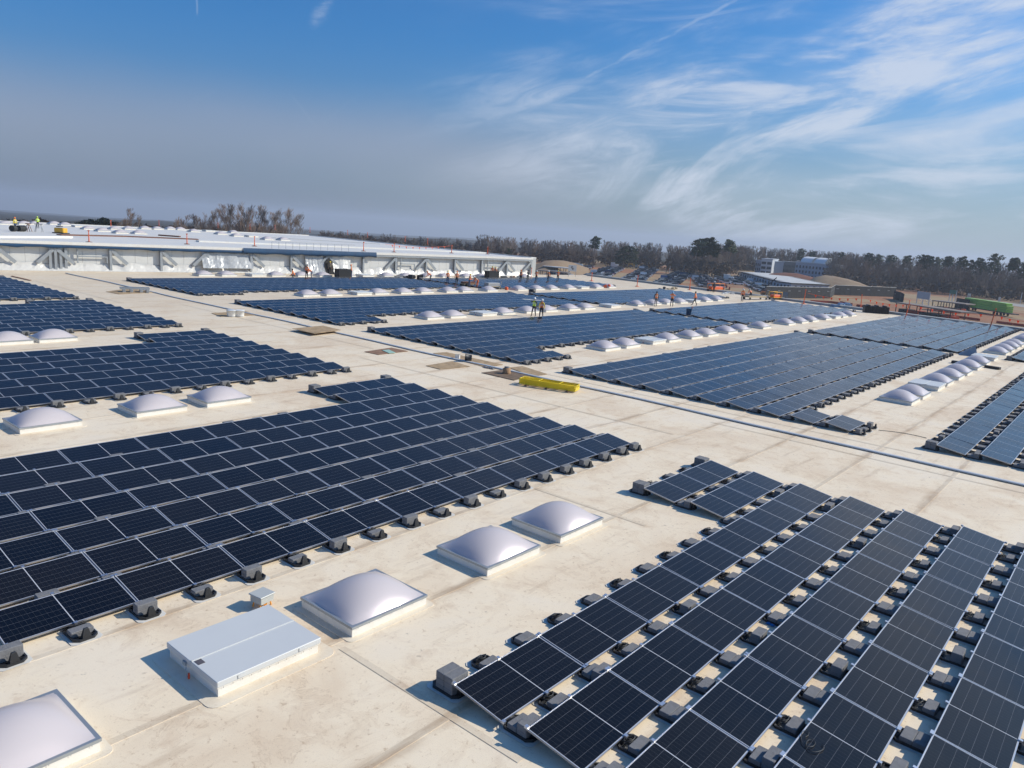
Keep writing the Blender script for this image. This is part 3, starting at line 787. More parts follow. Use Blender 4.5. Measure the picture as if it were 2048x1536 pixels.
# blue rag and loose wire in the near array
p = at(1541, 1250)
k = MB()
for j in range(7):
    x, y = rt.uniform(-.07, .07), rt.uniform(-.05, .05)
    k.mesh_in([(x - .04, y - .03, .012), (x + .05, y - .02, .02), (x + .03, y + .04, .012), (x, y, .05)], [(0, 1, 3), (1, 2, 3), (2, 0, 3)])
k.build('blue_rag', 'blue_plastic', loc=(p.x, p.y, 0), label='small bright blue rag between rows of the near array', cat='rag')
c = at(1600, 1475, .24); k = MB()
pts = []
for j in range(30):
    a_ = j * .5; r_ = .16 + .05 * math.sin(j * .7)
    pts.append((c.x + r_ * math.cos(a_) * .5 + j * .012, c.y + r_ * math.sin(a_) * .9 - j * .004, 0))
pts = [(x, y, HI - ((x - (-10.90 + PIT * math.floor((x + 10.90) / PIT))) / CT) * ST + .018) for x, y, _ in pts]
k.tube(pts, .006, 0, 5); k.build('loose_cable', 'black_plastic', label='thin black looped cable lying on a near solar panel', cat='cable')
# thin cable from the large array to the right edge array
a, b = at(1757, 861), at(1853, 877)
k = MB(); k.tube([a + (b - a) * f + Vector((0, .25 * math.sin(f * 3.1), .02)) for f in [q / 12 for q in range(13)]], .012, 0, 5)
k.build('roof_cable', 'black_plastic', label='thin dark cable on the roof between two arrays at right', cat='cable')
# ---------------------------------------------------------------- raised part of the building behind the arrays
def pt(px, py, dist):
    d = ray(px, py); t = dist / math.hypot(d.x, d.y)
    return Vector((d.x * t, d.y * t, CAM_H + d.z * t))
def el_z(px, py, dist): return pt(px, py, dist).z

pmat('wall_panel', (.66, .66, .63), .5, var=.3, vscale=1.5, tint=(.56, .56, .53))
pmat('wall_grey_board', (.42, .43, .42), .7)  # plain even grey of the hall's body
pmat('steel_grey', (.36, .385, .40), .5, .3, var=.3, vscale=2)
pmat('tarp_blue', (.012, .065, .15), .55, var=.6, vscale=1.2, tint=(.008, .035, .09))
pmat('film', (.66, .645, .60), .35, spec=.5, coat=.15, var=.5, vscale=1.5, tint=(.50, .49, .46))
pmat('film_clear', (.46, .47, .47), .3, spec=.5, coat=.25, var=.5, vscale=2, tint=(.34, .35, .35))
pmat('inside_shade', (.03, .028, .025), .9)
pmat('rust_timber', (.20, .09, .055), .9, var=.5, vscale=2)
pmat('safety_orange', (.78, .13, .035), .5)

WA, WB = Vector((-95.2, 9.2, 0)), Vector((-82.35, 102.9, 0))      # the wall's foot
wd = (WB - WA).normalized(); wn = Vector((wd.y, -wd.x, 0))       # along the wall, and out of it towards the arrays
WL = (WB - WA).length
def wp(s, o, z): p = WA + wd * s + wn * o; return (p.x, p.y, z)
bld = thing('raised_hall', 'white raised hall wrapped in plastic sheeting behind the arrays', 'building', (0, 0, 0))
TOPZ = 3.16
# body and roof deck
UP = [(-95.2, 9.2), (-82.35, 102.9), (-82.3, 104.3), (-152, 107.5), (-156, 60), (-162, 5)]
m_ = MB(); m_.prism(list(UP), GZ, 3.06, 0, 1); m_.build('body', ['wall_grey_board', 'clean_membrane'], bld)
m_ = MB()
for (a, b) in zip(UP[1:], UP[2:]):
    d_ = (Vector(b) - Vector(a)); n_ = Vector((-d_.y, d_.x)).normalized() * -.0
    L_ = d_.length; d_ = d_.normalized(); nn = Vector((d_.y, -d_.x))
    q = [Vector(a), Vector(b), Vector(b) - nn * .35, Vector(a) - nn * .35]
    m_.prism([(p.x, p.y) for p in q], 3.062, 3.22, 0)
m_.build('parapet', 'clean_membrane', bld)
# front edge: gutter trim, blue tarp over the steel beam
m_ = MB(); k = 0
def strip(mm, s0, s1, o0, o1, z0, z1, m=0):
    V = [wp(s0, o0, z0), wp(s1, o0, z0), wp(s1, o1, z0), wp(s0, o1, z0), wp(s0, o0, z1), wp(s1, o0, z1), wp(s1, o1, z1), wp(s0, o1, z1)]
    mm.mesh_in(V, [(0, 1, 2, 3), (7, 6, 5, 4), (4, 5, 1, 0), (5, 6, 2, 1), (6, 7, 3, 2), (7, 4, 0, 3)], m)
strip(m_, 0, WL, -.5, .62, 2.84, 3.16); m_.build('roof_edge', 'curb_white', bld)
m_ = MB(); strip(m_, 0, WL, .30, .58, 2.56, 2.835); m_.build('edge_beam', 'steel_grey', bld)
rw = random.Random(21)
for (s0, s1) in ((0, 24), (24, 44), (44, 63.5)):
    m_ = MB(); n = int((s1 - s0) / .7)
    V = []
    for i in range(n + 1):
        s_ = s0 + (s1 - s0) * i / n
        sag = .05 * math.sin(i * 1.3) + rw.uniform(-.04, .04)
        big = .10 if s0 > 40 else 0
        for (o, z) in ((-.2, 3.165), (.64 + big * .5, 3.17 if s0 > 40 else 2.80), (.68 + big, 2.75), (.66 + big + sag * .3, 2.52 + sag - big * .6), (.60, 2.50 + sag)):
            V.append(wp(s_, o, z if not (s0 <= 40 and o < 0) else 2.832))
    F = [(i * 5 + j, (i + 1) * 5 + j, (i + 1) * 5 + j + 1, i * 5 + j + 1) for i in range(n) for j in range(1, 4)]
    m_.mesh_in(V, F, 0, True); m_.build('blue_tarp', 'tarp_blue', bld)
# wall panels, one by one
BAY = 5.47; bays = []
s_ = WL - .2
while s_ > 0: bays.append(s_); s_ -= BAY
pm = MB(); pm.mesh_in([(0, 0, 0), (1.34, 0, 0), (1.34, .06, 0), (0, .06, 0), (0, 0, 1.0), (1.34, 0, 1.0), (1.34, .06, 1.0), (0, .06, 1.0)], [(0, 1, 5, 4), (4, 5, 6, 7), (1, 2, 6, 5), (3, 0, 4, 7)])
wall_me = MB(); wall_me.box(0, 1.345, 0, .05, 0, 1.95); wall_mesh = wall_me.mesh('wall_panel', ['wall_panel'])
ang = math.atan2(wd.y, wd.x)
s_ = 0.
while s_ < WL - 1.3:
    o = link('wall_panel', wall_mesh, bld, Vector(wp(s_, .05 + rw.uniform(0, .012), .75)), (0, 0, ang)); s_ += 1.367
# fix panel depth direction: the panel's own y points into the wall
colm = MB(); colm.box(-.13, .13, -.02, .015, 0, 2.5); colm.box(-.13, .13, .27, .30, 0, 2.5); colm.box(-.02, .02, .015, .27, 0, 2.5)
col_me = colm.mesh('steel_column', ['steel_grey'])
for i, s_ in enumerate(bays):
    rz = math.atan2(wn.y, wn.x) - math.pi / 2
    link('steel_column', col_me, bld, Vector(wp(s_, .18, 0)), (0, 0, rz))
for s_ in (WL - .2 - 13 * BAY - .5, WL - .2 - 13 * BAY + .5, WL - .2 - 13 * BAY + 1.0):
    link('steel_column', col_me, bld, Vector(wp(s_, .12, 0)), (0, 0, math.atan2(wn.y, wn.x) - math.pi / 2))
def brace(sa, za, sb, zb, w=.18, o=.38):
    m_ = MB(); A_, B_ = Vector(wp(sa, o, za)), Vector(wp(sb, o, zb)); t_ = (B_ - A_).normalized(); u_ = t_.cross(wn).normalized() * w
    V = [A_ + u_, B_ + u_, B_ - u_, A_ - u_]; V += [v + wn * .10 for v in V]
    m_.mesh_in(V, [(3, 2, 1, 0), (4, 5, 6, 7), (0, 1, 5, 4), (1, 2, 6, 5), (2, 3, 7, 6), (3, 0, 4, 7)]); m_.build('brace', 'steel_grey', bld)
pat = {0: 'L', 1: 'L', 3: 'LR', 5: 'R', 6: 'L', 7: 'LR', 9: 'L', 10: 'R', 12: 'R', 13: 'LR', 14: 'L'}
for i, s_ in enumerate(bays):
    for ch in {0: 'R', 1: 'RL', 2: '', 3: 'L', 4: 'RL', 5: 'R', 6: '', 7: 'RL', 8: 'L', 9: 'L', 10: 'R', 11: 'L', 12: 'L', 13: 'RL', 14: 'RL'}.get(i, ''):
        sg = 1 if ch == 'L' else -1
        brace(s_ + sg * .15, 2.35, s_ + sg * 1.75, .85)
for sa, sb in ((bays[12] - 3.4, bays[12] - .3), (bays[2] + 1.2, bays[2] + 3.8), (bays[5] + .8, bays[5] + 3.4)):
    m_ = MB(); strip(m_, sa, sb, .3, .42, 1.55, 1.68); strip(m_, sa, sa + .14, .3, .42, .9, 2.4); strip(m_, sb - .12, sb, .3, .42, .9, 1.55); m_.build('girt_frame', 'steel_grey', bld)
# wrinkled plastic skirt along the foot
def film(name, s0, s1, z0, z1, mat, amp, seed, lean=.35, top=.12, ds=.28, nz=7, tri=False):
    r_ = random.Random(seed); n = max(3, int((s1 - s0) / ds)); V = []
    ph = [r_.uniform(0, 6.3) for _ in range(4)]
    for i in range(n + 1):
        s_ = s0 + (s1 - s0) * i / n; f1 = math.sin(s_ * 1.9 + ph[0]) + .6 * math.sin(s_ * 4.3 + ph[1]) + .5 * r_.uniform(-1, 1)
        zt = z1 + (.10 * math.sin(s_ * 1.1 + ph[2]) + .07 * math.sin(s_ * 3.1 + ph[3])) * (0 if tri else 1)
        for j in range(nz + 1):
            t = j / nz
            o = top + lean * (1 - t) ** 1.6 + amp * (f1 * (.35 + .65 * math.sin(t * 3.1)) + .7 * r_.uniform(-1, 1) * (1 - t * .6)) * .5
            V.append(wp(s_ + amp * .4 * r_.uniform(-1, 1), max(o, .115), z0 + (zt - z0) * t))
    m_ = MB(); m_.mesh_in(V, [(i * (nz + 1) + j, (i + 1) * (nz + 1) + j, (i + 1) * (nz + 1) + j + 1, i * (nz + 1) + j + 1) for i in range(n) for j in range(nz)], 0, False)
    return m_.build(name, mat, bld)
s_ = 0.; k = 0
while s_ < WL:
    e = min(WL, s_ + rw.uniform(4.5, 7))
    film('plastic_skirt', s_, e + .15, .01, .86 + rw.uniform(-.04, .05), 'film', .05, 100 + k, .42, .16, .25, 5); s_ = e; k += 1
for i, (a, b) in enumerate(((.44, .505), (.505, .535), (.585, .605), (.61, .66), (.93, .97))):
    pass
sd = lambda px: (Vector((at(px, 545, 0).x, 0, 0)), 0)
def s_of(px, py=520):     # distance along the wall of what the photo shows at that column
    d = ray(px, py); A2 = Matrix(((d.x, -wd.x), (d.y, -wd.y))); r = A2.inverted() @ Vector((WA.x + wn.x * .3, WA.y + wn.y * .3)); return r[1]
film('plastic_drape', s_of(403), s_of(455), .6, 2.5, 'film_clear', .10, 7, .7, .3, .22, 9)
film('plastic_drape', s_of(455), s_of(505), .6, 2.48, 'film_clear', .07, 8, .5, .3, .25, 9)
film('plastic_drape', s_of(610), s_of(646), .0, 2.5, 'film_clear', .12, 9, .8, .3, .22, 10)
film('plastic_drape', s_of(664), s_of(700), .0, 2.5, 'film', .10, 10, .8, .3, .22, 10)
# open flap: flat dark sheet, the shade inside put into its colour
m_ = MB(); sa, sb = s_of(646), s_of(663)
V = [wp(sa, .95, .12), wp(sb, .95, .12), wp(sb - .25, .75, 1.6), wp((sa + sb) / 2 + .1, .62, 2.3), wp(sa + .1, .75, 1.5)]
m_.mesh_in(V, [(0, 1, 2, 3, 4)]); m_.build('doorway_shade', 'inside_shade', bld)
# hand rail on the roof's edge
for px in range(545, 712, 14):
    s_ = s_of(px, 490)
    m_ = MB(); m_.tube([wp(s_, .1, 3.17), wp(s_, .1, 4.05)], .025, 0, 5); m_.build('rail_post', 'steel_grey', bld)
m_ = MB(); m_.tube([wp(s_of(545, 490), .1, 4.05), wp(s_of(712, 490), .1, 4.05)], .022, 0, 5); m_.build('hand_rail', 'steel_grey', bld)
# low kerbs and timber on the upper roof
def up_strip(name, pts, w, h, mat):
    m_ = MB()
    for a, b in zip(pts, pts[1:]):
        a, b = Vector(a), Vector(b); t_ = (b - a).normalized(); n_ = Vector((t_.y, -t_.x)) * w / 2
        m_.prism([tuple(a + n_), tuple(b + n_), tuple(b - n_), tuple(a - n_)], 3.064, 3.064 + h, 0)
    m_.build(name, mat, bld)
U = lambda px, py: tuple(at(px, py, 3.1))[:2]
up_strip('roof_kerb', [U(-40, 474), U(135, 475)], 1.6, .22, 'curb_white')
up_strip('timber_strip', [U(118, 470), U(250, 473), U(395, 479)], 1.0, .14, 'rust_timber')
up_strip('timber_strip', [U(318, 471), U(360, 474)], .5, .2, 'rust_timber')
up_strip('roof_kerb', [U(395, 483), U(700, 495), U(968, 506)], 1.3, .2, 'curb_white')
up_strip('roof_kerb', [U(540, 475), U(760, 488)], .8, .10, 'curb_white')
# narrow white corner at the end of the hall
m_ = MB(); m_.box(-82.2, -81.2, 103.2, 103.8, 0, .02)
# domes on the upper roof
n = 0
for px, py, h in [(0, 447, 0), (38, 447, 0), (62, 447, 0), (100, 447, 0), (122, 449, 0), (150, 452, 1), (168, 457, 0), (196, 461, 0), (232, 465, 0), (270, 466, 0), (222, 457, 0), (250, 457, 0), (283, 456, 0), (308, 457, 0), (335, 457, 0), (355, 458, 0),
                  (382, 462, 0), (412, 461, 1), (436, 467, 0), (468, 471, 0), (498, 472, 1), (530, 478, 0), (562, 479, 0), (462, 464, 0)]:
    p = at(px, py + 2, 3.07); n += 1
    if n in (15, 16) and False: continue
    skylight(p.x, p.y, f'white {"hatch" if h else "dome"} on the upper roof, {ordinal(n)} from the left', 'domes and hatches on the raised hall roof', bool(h), 3.064)

# ---------------------------------------------------------------- warning posts
def post(p, label, h=1.15, lean=0., flag=False, z=0.):
    t = thing('warning_post', label, 'warning post', (p[0], p[1], z), rw.uniform(0, 3), 'orange warning posts along the roof edges')
    m_ = MB(); m_.lathe([(.36, .006), (.36, .05), (.12, .10)], 0, 10); m_.build('base', 'rust_timber' if z > 1 else 'safety_orange', t)
    m_ = MB(); m_.tube([(0, 0, .05), (lean, 0, h)], [.07, .04], 0, 7); m_.build('pole', 'safety_orange', t)
    m_ = MB(); m_.box(lean - .10, lean + .10, -.05, .05, h - .02, h + .10); m_.build('cap', 'safety_orange', t)
    return t
for i, (px, py) in enumerate([(178, 484), (374, 488), (509, 492), (727, 502), (788, 504), (903, 506), (975, 508), (222, 455), (550, 460), (620, 465), (695, 470), (735, 475), (810, 484), (855, 489), (318, 452), (436, 456), (500, 459)]):
    p = at(px, py, 3.1); post(p, f'orange warning post on the raised hall roof, number {i + 1} of its line', 1.25, 0, z=3.066)['label'] = f'orange warning post {ordinal(i + 1)} ' + ('along the front edge of the raised roof' if i < 7 else 'along the back edge of the raised roof')
for i, (px, py, h, ln) in enumerate([(1062, 556, 1.6, 0), (1183, 562, 1.3, 0), (1274, 573, 1.7, 0), (1379, 580, 1.8, 0), (1607, 608, 2.0, -.1), (1721, 618, 1.9, .25), (1812, 633, 2.0, .35), (1980, 655, 2.2, .3)]):
    p = at(px, py, 0); post(p, f'orange warning post {ordinal(i + 1)} along the far edge of the flat roof', h, ln)
# flag lines between the far-edge posts
def flagline(a, b, name, label, n=14):
    t = thing(name, label, 'flag line', a, 0)
    a, b = Vector(a), Vector(b); m_ = MB()
    P = [(b - a) * (j / n) + Vector((0, 0, -.35 * math.sin(math.pi * j / n))) for j in range(n + 1)]
    m_.tube(P, .018, 0, 4); m_.build('cord', 'safety_orange', t)
    for j in range(1, n):
        if j % 2: continue
        q = P[j]; d_ = (b - a).normalized() * .16
        f = MB(); f.mesh_in([q - d_, q + d_, q + Vector((0.02, 0.02, -.38))], [(0, 1, 2), (2, 1, 0)]); f.build('flag', 'safety_orange', t)
ends = [at(1607, 608), at(1721, 618), at(1812, 633), at(1980, 655), at(2100, 672)]
for i, (a, b) in enumerate(zip(ends, ends[1:])):
    flagline((a.x, a.y + 1.2, 1.5), (b.x, b.y + 1.2, 1.5), 'flag_line', f'orange flag line, {ordinal(i + 1)} span along the far roof edge')
a, b = at(770, 503, 3.1), at(900, 505, 3.1)
flagline((a.x, a.y, 4.2), (b.x, b.y, 4.2), 'flag_line', 'sagging orange flag line on the raised hall roof', 20)

# ---------------------------------------------------------------- people
for nm, c in (('skin', (.42, .24, .16)), ('dark_skin', (.12, .07, .05)), ('vest_orange', (.95, .24, .04)), ('vest_lime', (.58, .85, .06)), ('vest_yellow', (.75, .58, .06)), ('jeans', (.045, .075, .15)), ('dark_trousers', (.025, .028, .035)), ('grey_trousers', (.11, .11, .12)), ('khaki', (.20, .17, .13)), ('boot', (.05, .035, .025)), ('hat_white', (.80, .80, .78)), ('hat_blue', (.25, .45, .65)), ('dark_cloth', (.03, .03, .035)), ('reflective', (.72, .74, .68)), ('hair', (.02, .015, .012))):
    pmat(nm, c, .75)
POSES = {
 'stand': dict(hip=(0, 0, .93), lean=0., legs=((.10, .02), (-.10, -.02)), hands=((.26, .06, .80), (-.26, .06, .80))),
 'walk': dict(hip=(0, 0, .90), lean=.04, legs=((.09, .30), (-.09, -.30)), hands=((.26, -.12, .85), (-.25, .22, .88))),
 'phone': dict(hip=(0, 0, .93), lean=0., legs=((.13, .06), (-.13, -.04)), hands=((.10, .20, 1.50), (-.12, .18, 1.48))),
 'carry': dict(hip=(0, 0, .92), lean=0., legs=((.10, .22), (-.10, -.2)), hands=((.20, .18, 1.48), (-.26, .08, .85))),
 'bend': dict(hip=(0, -.12, .86), lean=1.05, legs=((.12, .0), (-.12, -.12)), hands=((.18, .55, .62), (-.18, .55, .60))),
 'crouch': dict(hip=(0, -.1, .38), lean=.5, legs=((.14, .12), (-.14, .0)), hands=((.2, .45, .32), (-.2, .42, .3))),
 'work': dict(hip=(0, 0, .93), lean=.12, legs=((.12, .05), (-.12, -.05)), hands=((.16, .36, 1.05), (-.16, .36, 1.05))),
}
def person(loc, rz, pose, label, top='vest_orange', legs='jeans', hat='hat_white', skin='skin', sleeve=None, h=1.76, group='construction workers on the roof'):
    P = POSES[pose]; k = h / 1.76
    hip = Vector(P['hip']); ln = P['lean']; up = Vector((0, math.sin(ln), math.cos(ln)))
    chest = hip + up * .38; neck = hip + up * .55; head = neck + Vector((0, math.sin(ln * .5) * .14, math.cos(ln * .5) * .14)) + Vector((0, .01, 0)); crown = head + Vector((0, math.sin(ln * .4), math.cos(ln * .4))) * .11
    V = [tuple(hip), tuple(hip + up * .18), tuple(chest), tuple(neck), tuple(head), tuple(crown)]
    rad = [(.155, .115), (.145, .105), (.175, .12), (.062, .062), (.085, .10), (.075, .088)]
    E_ = [(0, 1), (1, 2), (2, 3), (3, 4), (4, 5)]; zone = ['L', 'T', 'T', 'N', 'H', 'H']
    face = head + Vector((0, .105, -.005)); V.append(tuple(face)); rad.append((.028, .03)); zone.append('H'); E_.append((4, 6))
    for sgn, (fx, fy) in zip((1, -1), P['legs']):
        hj = hip + Vector((.095 * sgn, 0, -.06)); ft = Vector((fx, fy, .075))
        mid = (hj + ft) / 2; L = (hj - ft).length; bendf = max(0, .80 - L) * .62 + .03
        knee = mid + Vector((0, bendf + .01, .0 if L > .5 else .12)); toe = ft + Vector((0, .17, -.035)); heel = ft + Vector((0, -.03, -.03))
        i = len(V); V += [tuple(hj), tuple(knee), tuple(ft), tuple(toe)]; rad += [(.092, .092), (.062, .065), (.045, .045), (.04, .03)]; zone += ['L', 'L', 'B', 'B']
        E_ += [(0, i), (i, i + 1), (i + 1, i + 2), (i + 2, i + 3)]
    for sgn, hd in zip((1, -1), P['hands']):
        sh = chest + Vector((.175 * sgn, 0, .0)) + up * .09; hv = Vector(hd)
        dv = hv - sh; L = min(dv.length, .58); hv = sh + dv.normalized() * L; mid = (sh + hv) / 2
        out = max(0, .30 ** 2 - (L / 2) ** 2) ** .5
        el_ = mid + Vector((.55 * sgn, -.5, -.5)).normalized() * (out + .01); fing = hv + (hv - el_).normalized() * .10; th = hv + Vector((-.04 * sgn, .03, .0))
        i = len(V); V += [tuple(sh), tuple(el_), tuple(hv), tuple(fing), tuple(th)]; rad += [(.064, .06), (.046, .046), (.031, .031), (.028, .018), (.014, .014)]; zone += ['S', 'S', 'K', 'K', 'K']
        E_ += [(2, i), (i, i + 1), (i + 1, i + 2), (i + 2, i + 3), (i + 2, i + 4)]
    V = [tuple(c * k for c in v) for v in V]; rad = [(a * k, b * k) for a, b in rad]
    me = bpy.data.meshes.new('skel'); me.from_pydata(V, E_, []); o = bpy.data.objects.new('skel', me); COL.objects.link(o)
    me.skin_vertices.new() if hasattr(me.skin_vertices, 'new') else None
    sk = o.modifiers.new('skin', 'SKIN'); sk.use_smooth_shade = True
    sv = me.skin_vertices[0].data
    for i, r in enumerate(rad): sv[i].radius = r; sv[i].use_root = (i == 0)
    ss = o.modifiers.new('sub', 'SUBSURF'); ss.levels = 1; ss.render_levels = 1
    dg = bpy.context.evaluated_depsgraph_get(); ev = o.evaluated_get(dg); bm_ = bpy.data.meshes.new_from_object(ev)
    bpy.data.objects.remove(o)
    sleeve = sleeve or top
    mats = [legs, top, sleeve, skin, 'boot', 'hair']
    bm_.materials.clear()
    for mm in mats: bm_.materials.append(MATS[mm])
    zi = {'L': 0, 'T': 1, 'S': 2, 'N': 3, 'H': 3, 'K': 3, 'B': 4}
    PV = [Vector(v) for v in V]
    segs = [(PV[a], PV[b], zone[a], zone[b], rad[a][0], rad[b][0]) for a, b in E_]
    for f in bm_.polygons:
        c = f.center; best = None
        for a, b, za, zb, ra, rb in segs:
            ab = b - a; t = max(0, min(1, (c - a).dot(ab) / max(ab.length_squared, 1e-9)))
            d_ = (c - (a + ab * t)).length - (ra + (rb - ra) * t)
            if best is None or d_ < best[0]: best = (d_, zb if t > (.9 if zb in 'KB' else .35 if za == 'L' and zb == 'T' else .5) else za)
        f.material_index = zi[best[1]]
        f.use_smooth = True
    t = thing('person', label, 'person', loc, rz, group)
    link('body', bm_, t)
    # vest strips, hat
    if hat:
        hm = MB(); cen = Vector(PV[4]); upv = (PV[5] - PV[4]).normalized()
        hm.lathe([(.150 * k, .028 * k), (.148 * k, .036 * k), (.116 * k, .048 * k), (.112 * k, .10 * k), (.088 * k, .142 * k), (.045 * k, .165 * k), (.01, .17 * k)], 0, 12)
        q = upv.to_track_quat('Z', 'Y').to_matrix().to_4x4(); hm.xf(Matrix.Translation(cen + Vector((0, .005, 0))) @ q); hm.build('hard_hat', hat, t)
    else:
        hm = MB(); hm.lathe([(.098 * k, -.01 * k), (.10 * k, .05 * k), (.088 * k, .12 * k), (.04 * k, .15 * k)], 0, 10); hm.xf(Matrix.Translation(PV[4] + Vector((0, -.012, 0)))); hm.build('hair', 'hair', t)
    if top.startswith('vest'):
        vs = MB(); A0, A1 = PV[1], PV[2]; axis = (A1 - A0).normalized(); q = axis.to_track_quat('Z', 'Y').to_matrix().to_4x4()
        for f in (.35, .9):
            b = MB(); b.lathe([(.188 * k, -.022 * k), (.190 * k, .022 * k)], 0, 14); b.f.pop(); b.m.pop(); b.uv.pop(); b.sm.pop()
            b.v = [(x, y * .74, z) for x, y, z in b.v]
            b.xf(Matrix.Translation(A0 + (A1 - A0) * f) @ q); b.build('reflective_band', 'reflective', t)
    return t
fz = lambda px: math.atan2(ray(px, 560).y, ray(px, 560).x) - math.pi / 2    # facing away from the photographer
def P_(px, py, turn, pose, label, **kw):
    p = at(px, py, kw.pop('z', 0)); return person(p, fz(px) + turn, pose, label, **kw)
P_(1067, 633, 2.6, 'carry', 'person in lime vest and white helmet walking, carrying a white board', top='vest_lime', legs='dark_trousers', sleeve='dark_cloth', skin='dark_skin')
P_(1082, 636, 2.9, 'walk', 'person in orange vest and white helmet beside the lime vest', legs='dark_trousers', sleeve='vest_yellow')
P_(1311, 613, .3, 'stand', 'person in orange vest with black sleeves and pink jeans, back turned', legs='grey_trousers', hat=None, sleeve='dark_cloth')
P_(1343, 613, 3.0, 'phone', 'person in orange vest and blue helmet with raised hands', legs='dark_trousers', hat='hat_blue')
P_(1389, 611, 1.4, 'walk', 'person in orange vest standing in profile by the last domes', legs='dark_trousers', hat=None)
P_(1484, 603, 2.8, 'stand', 'person in orange vest and white helmet at the far array corner', legs='dark_trousers')
P_(613, 557, -.7, 'work', 'person in orange standing over a crouched one by the wall', legs='dark_trousers', hat=None)
P_(622, 557, 1.3, 'bend', 'person in orange bending down beside a standing one', legs='jeans', hat=None)
P_(588, 556, 1.4, 'crouch', 'person in orange crouching at the array edge by the wall', legs='khaki', hat=None)
P_(703, 556, 1.6, 'work', 'person in orange and blue jeans leaning on the black panel crate', legs='jeans', hat='vest_orange')
P_(895, 568, .2, 'stand', 'person in orange jacket and blue jeans, left of a pair', legs='jeans', hat='vest_yellow')
P_(913, 569, .1, 'stand', 'person in orange jacket and dark trousers, right of a pair', legs='dark_trousers', hat='vest_orange')
P_(954, 574, 1.9, 'bend', 'person in orange and white helmet bending over the cart', legs='vest_orange')
P_(984, 555, 3.0, 'work', 'person in orange behind the black crate beside another', legs='dark_trousers', hat='vest_yellow')
P_(990, 557, 2.9, 'work', 'person in orange in front of the far black crate', legs='dark_trousers', hat='vest_yellow')
P_(1041, 563, 2.5, 'stand', 'first person in orange from the left of a line of five', legs='dark_trousers', hat='vest_orange')
P_(1055, 564, 2.9, 'stand', 'person in plain khaki clothes in the line of five', top='khaki', legs='khaki', hat='dark_cloth')
P_(1072, 564, 3.3, 'phone', 'person in orange with white helmet in the middle of five', legs='dark_trousers')
P_(1096, 564, 3.1, 'stand', 'person in orange vest looking down, fourth of five', legs='grey_trousers')
P_(1115, 563, 3.4, 'phone', 'last person in orange at the right of five', legs='dark_trousers', hat='vest_yellow')
P_(31, 461, .6, 'stand', 'person in yellow jacket beside two black drums on the upper roof', top='vest_yellow', legs='jeans', hat='vest_orange', z=3.07)
P_(76, 457, .2, 'work', 'person in lime jacket standing at trestles on the upper roof', top='vest_lime', legs='dark_trousers', hat='vest_lime', z=3.07)
P_(1500, 597, .4, 'bend', 'person in orange bending by the long timber cart', legs='dark_trousers')
P_(938, 575, -1.2, 'work', 'person in orange at the left side of the low cart', legs='jeans', hat='vest_yellow')
P_(1427, 585, .5, 'stand', 'person in dark clothes beside the orange cage cart', top='dark_cloth', legs='dark_trousers', hat='hat_white')
P_(860, 563, 1.2, 'bend', 'person in orange bending over the tray heap', legs='dark_trousers', hat='vest_orange')
pb = Vector(wp(s_of(655), 1.05, .02)); person(pb, fz(655), 'stand', 'person in dark khaki inside the open plastic flap', top='khaki', legs='dark_cloth', hat='vest_yellow')
# the white board on the surveyor's shoulder
p = at(1067, 633); d_ = at(1040, 640) - at(1100, 640); d_.normalize()
m_ = MB(); m_.box(-1.3, .75, -.14, .14, 0, .05)
m_.build('white_board', 'lid_white', loc=(p.x, p.y, 1.50), rot=(0, R(3), math.atan2(-d_.y, -d_.x)), label='long white board carried on the shoulder of the lime vest', cat='board')

# ---------------------------------------------------------------- crates, carts and gear on the roof
pmat('crate_black', (.012, .012, .014), .5); pmat('timber_pale', (.48, .38, .24), .85, var=.4); pmat('rubber', (.02, .02, .02), .7); pmat('machine_yellow', (.75, .40, .03), .45); pmat('machine_orange', (.70, .22, .04), .5); pmat('pallet_blue', (.12, .22, .36), .6); pmat('shrink_grey', (.33, .34, .35), .4)
def along(px0, py0, px1, py1, z=0):
    a, b = at(px0, py0, z), at(px1, py1, z); return a, b, math.atan2(b.y - a.y, b.x - a.x), (b - a).length
def panel_crate(px0, px1, py, h, label, dep=1.1, mat='crate_black'):
    a, b, an_, L = along(px0, py, px1, py)
    t = thing('panel_crate', label, 'crate', a, an_)
    n = max(4, int(dep / .09))
    for j in range(n):
        m_ = MB(); m_.box(0, L, j * dep / n, (j + .75) * dep / n, .14, h + rw.uniform(-.01, .01)); m_.build('standing_panel', mat, t)
    m_ = MB()
    for x in (.05, L / 2, L - .15): m_.box(x, x + .1, -.03, dep, .01, .12)
    m_.build('pallet', 'timber_pale', t)
    return t
panel_crate(678, 702, 556.5, 1.15, 'black crate of upright panels beside the jeans worker')
panel_crate(978, 998, 557.5, 1.15, 'black crate of upright panels at the far wall end')
def cart(px0, px1, py, label, load='shrink_grey', h=.45, z0=.34, body='timber_pale', w=1.0):
    a, b, an_, L = along(px0, py, px1, py)
    t = thing('cart', label, 'cart', a, an_)
    m_ = MB(); m_.box(0, L, 0, w, z0 - .07, z0); m_.build('deck', body, t)
    for x in (.22, L - .22):
        for y in (.0, w):
            m_ = MB(); m_.tube([(x, y - .05, .17), (x, y + .05, .17)], .168, 0, 14); m_.build('wheel', 'rubber', t)
    if load:
        m_ = MB(); m_.box(.08, L - .08, .06, w - .06, z0 + .003, z0 + h, bevel=.03); m_.build('load', load, t)
    m_ = MB(); m_.tube([(L, .1, z0), (L + .25, .1, z0 + .6), (L + .25, w - .1, z0 + .6), (L, w - .1, z0)], .02, 0, 6); m_.build('handle', body, t)
    return t
cart(929, 952, 573, 'low wheeled cart beside the bending worker', 'rust_timber', .25)
cart(976, 1001, 578, 'wheeled cart with a grey wrapped load between the domes', 'shrink_grey', .42)
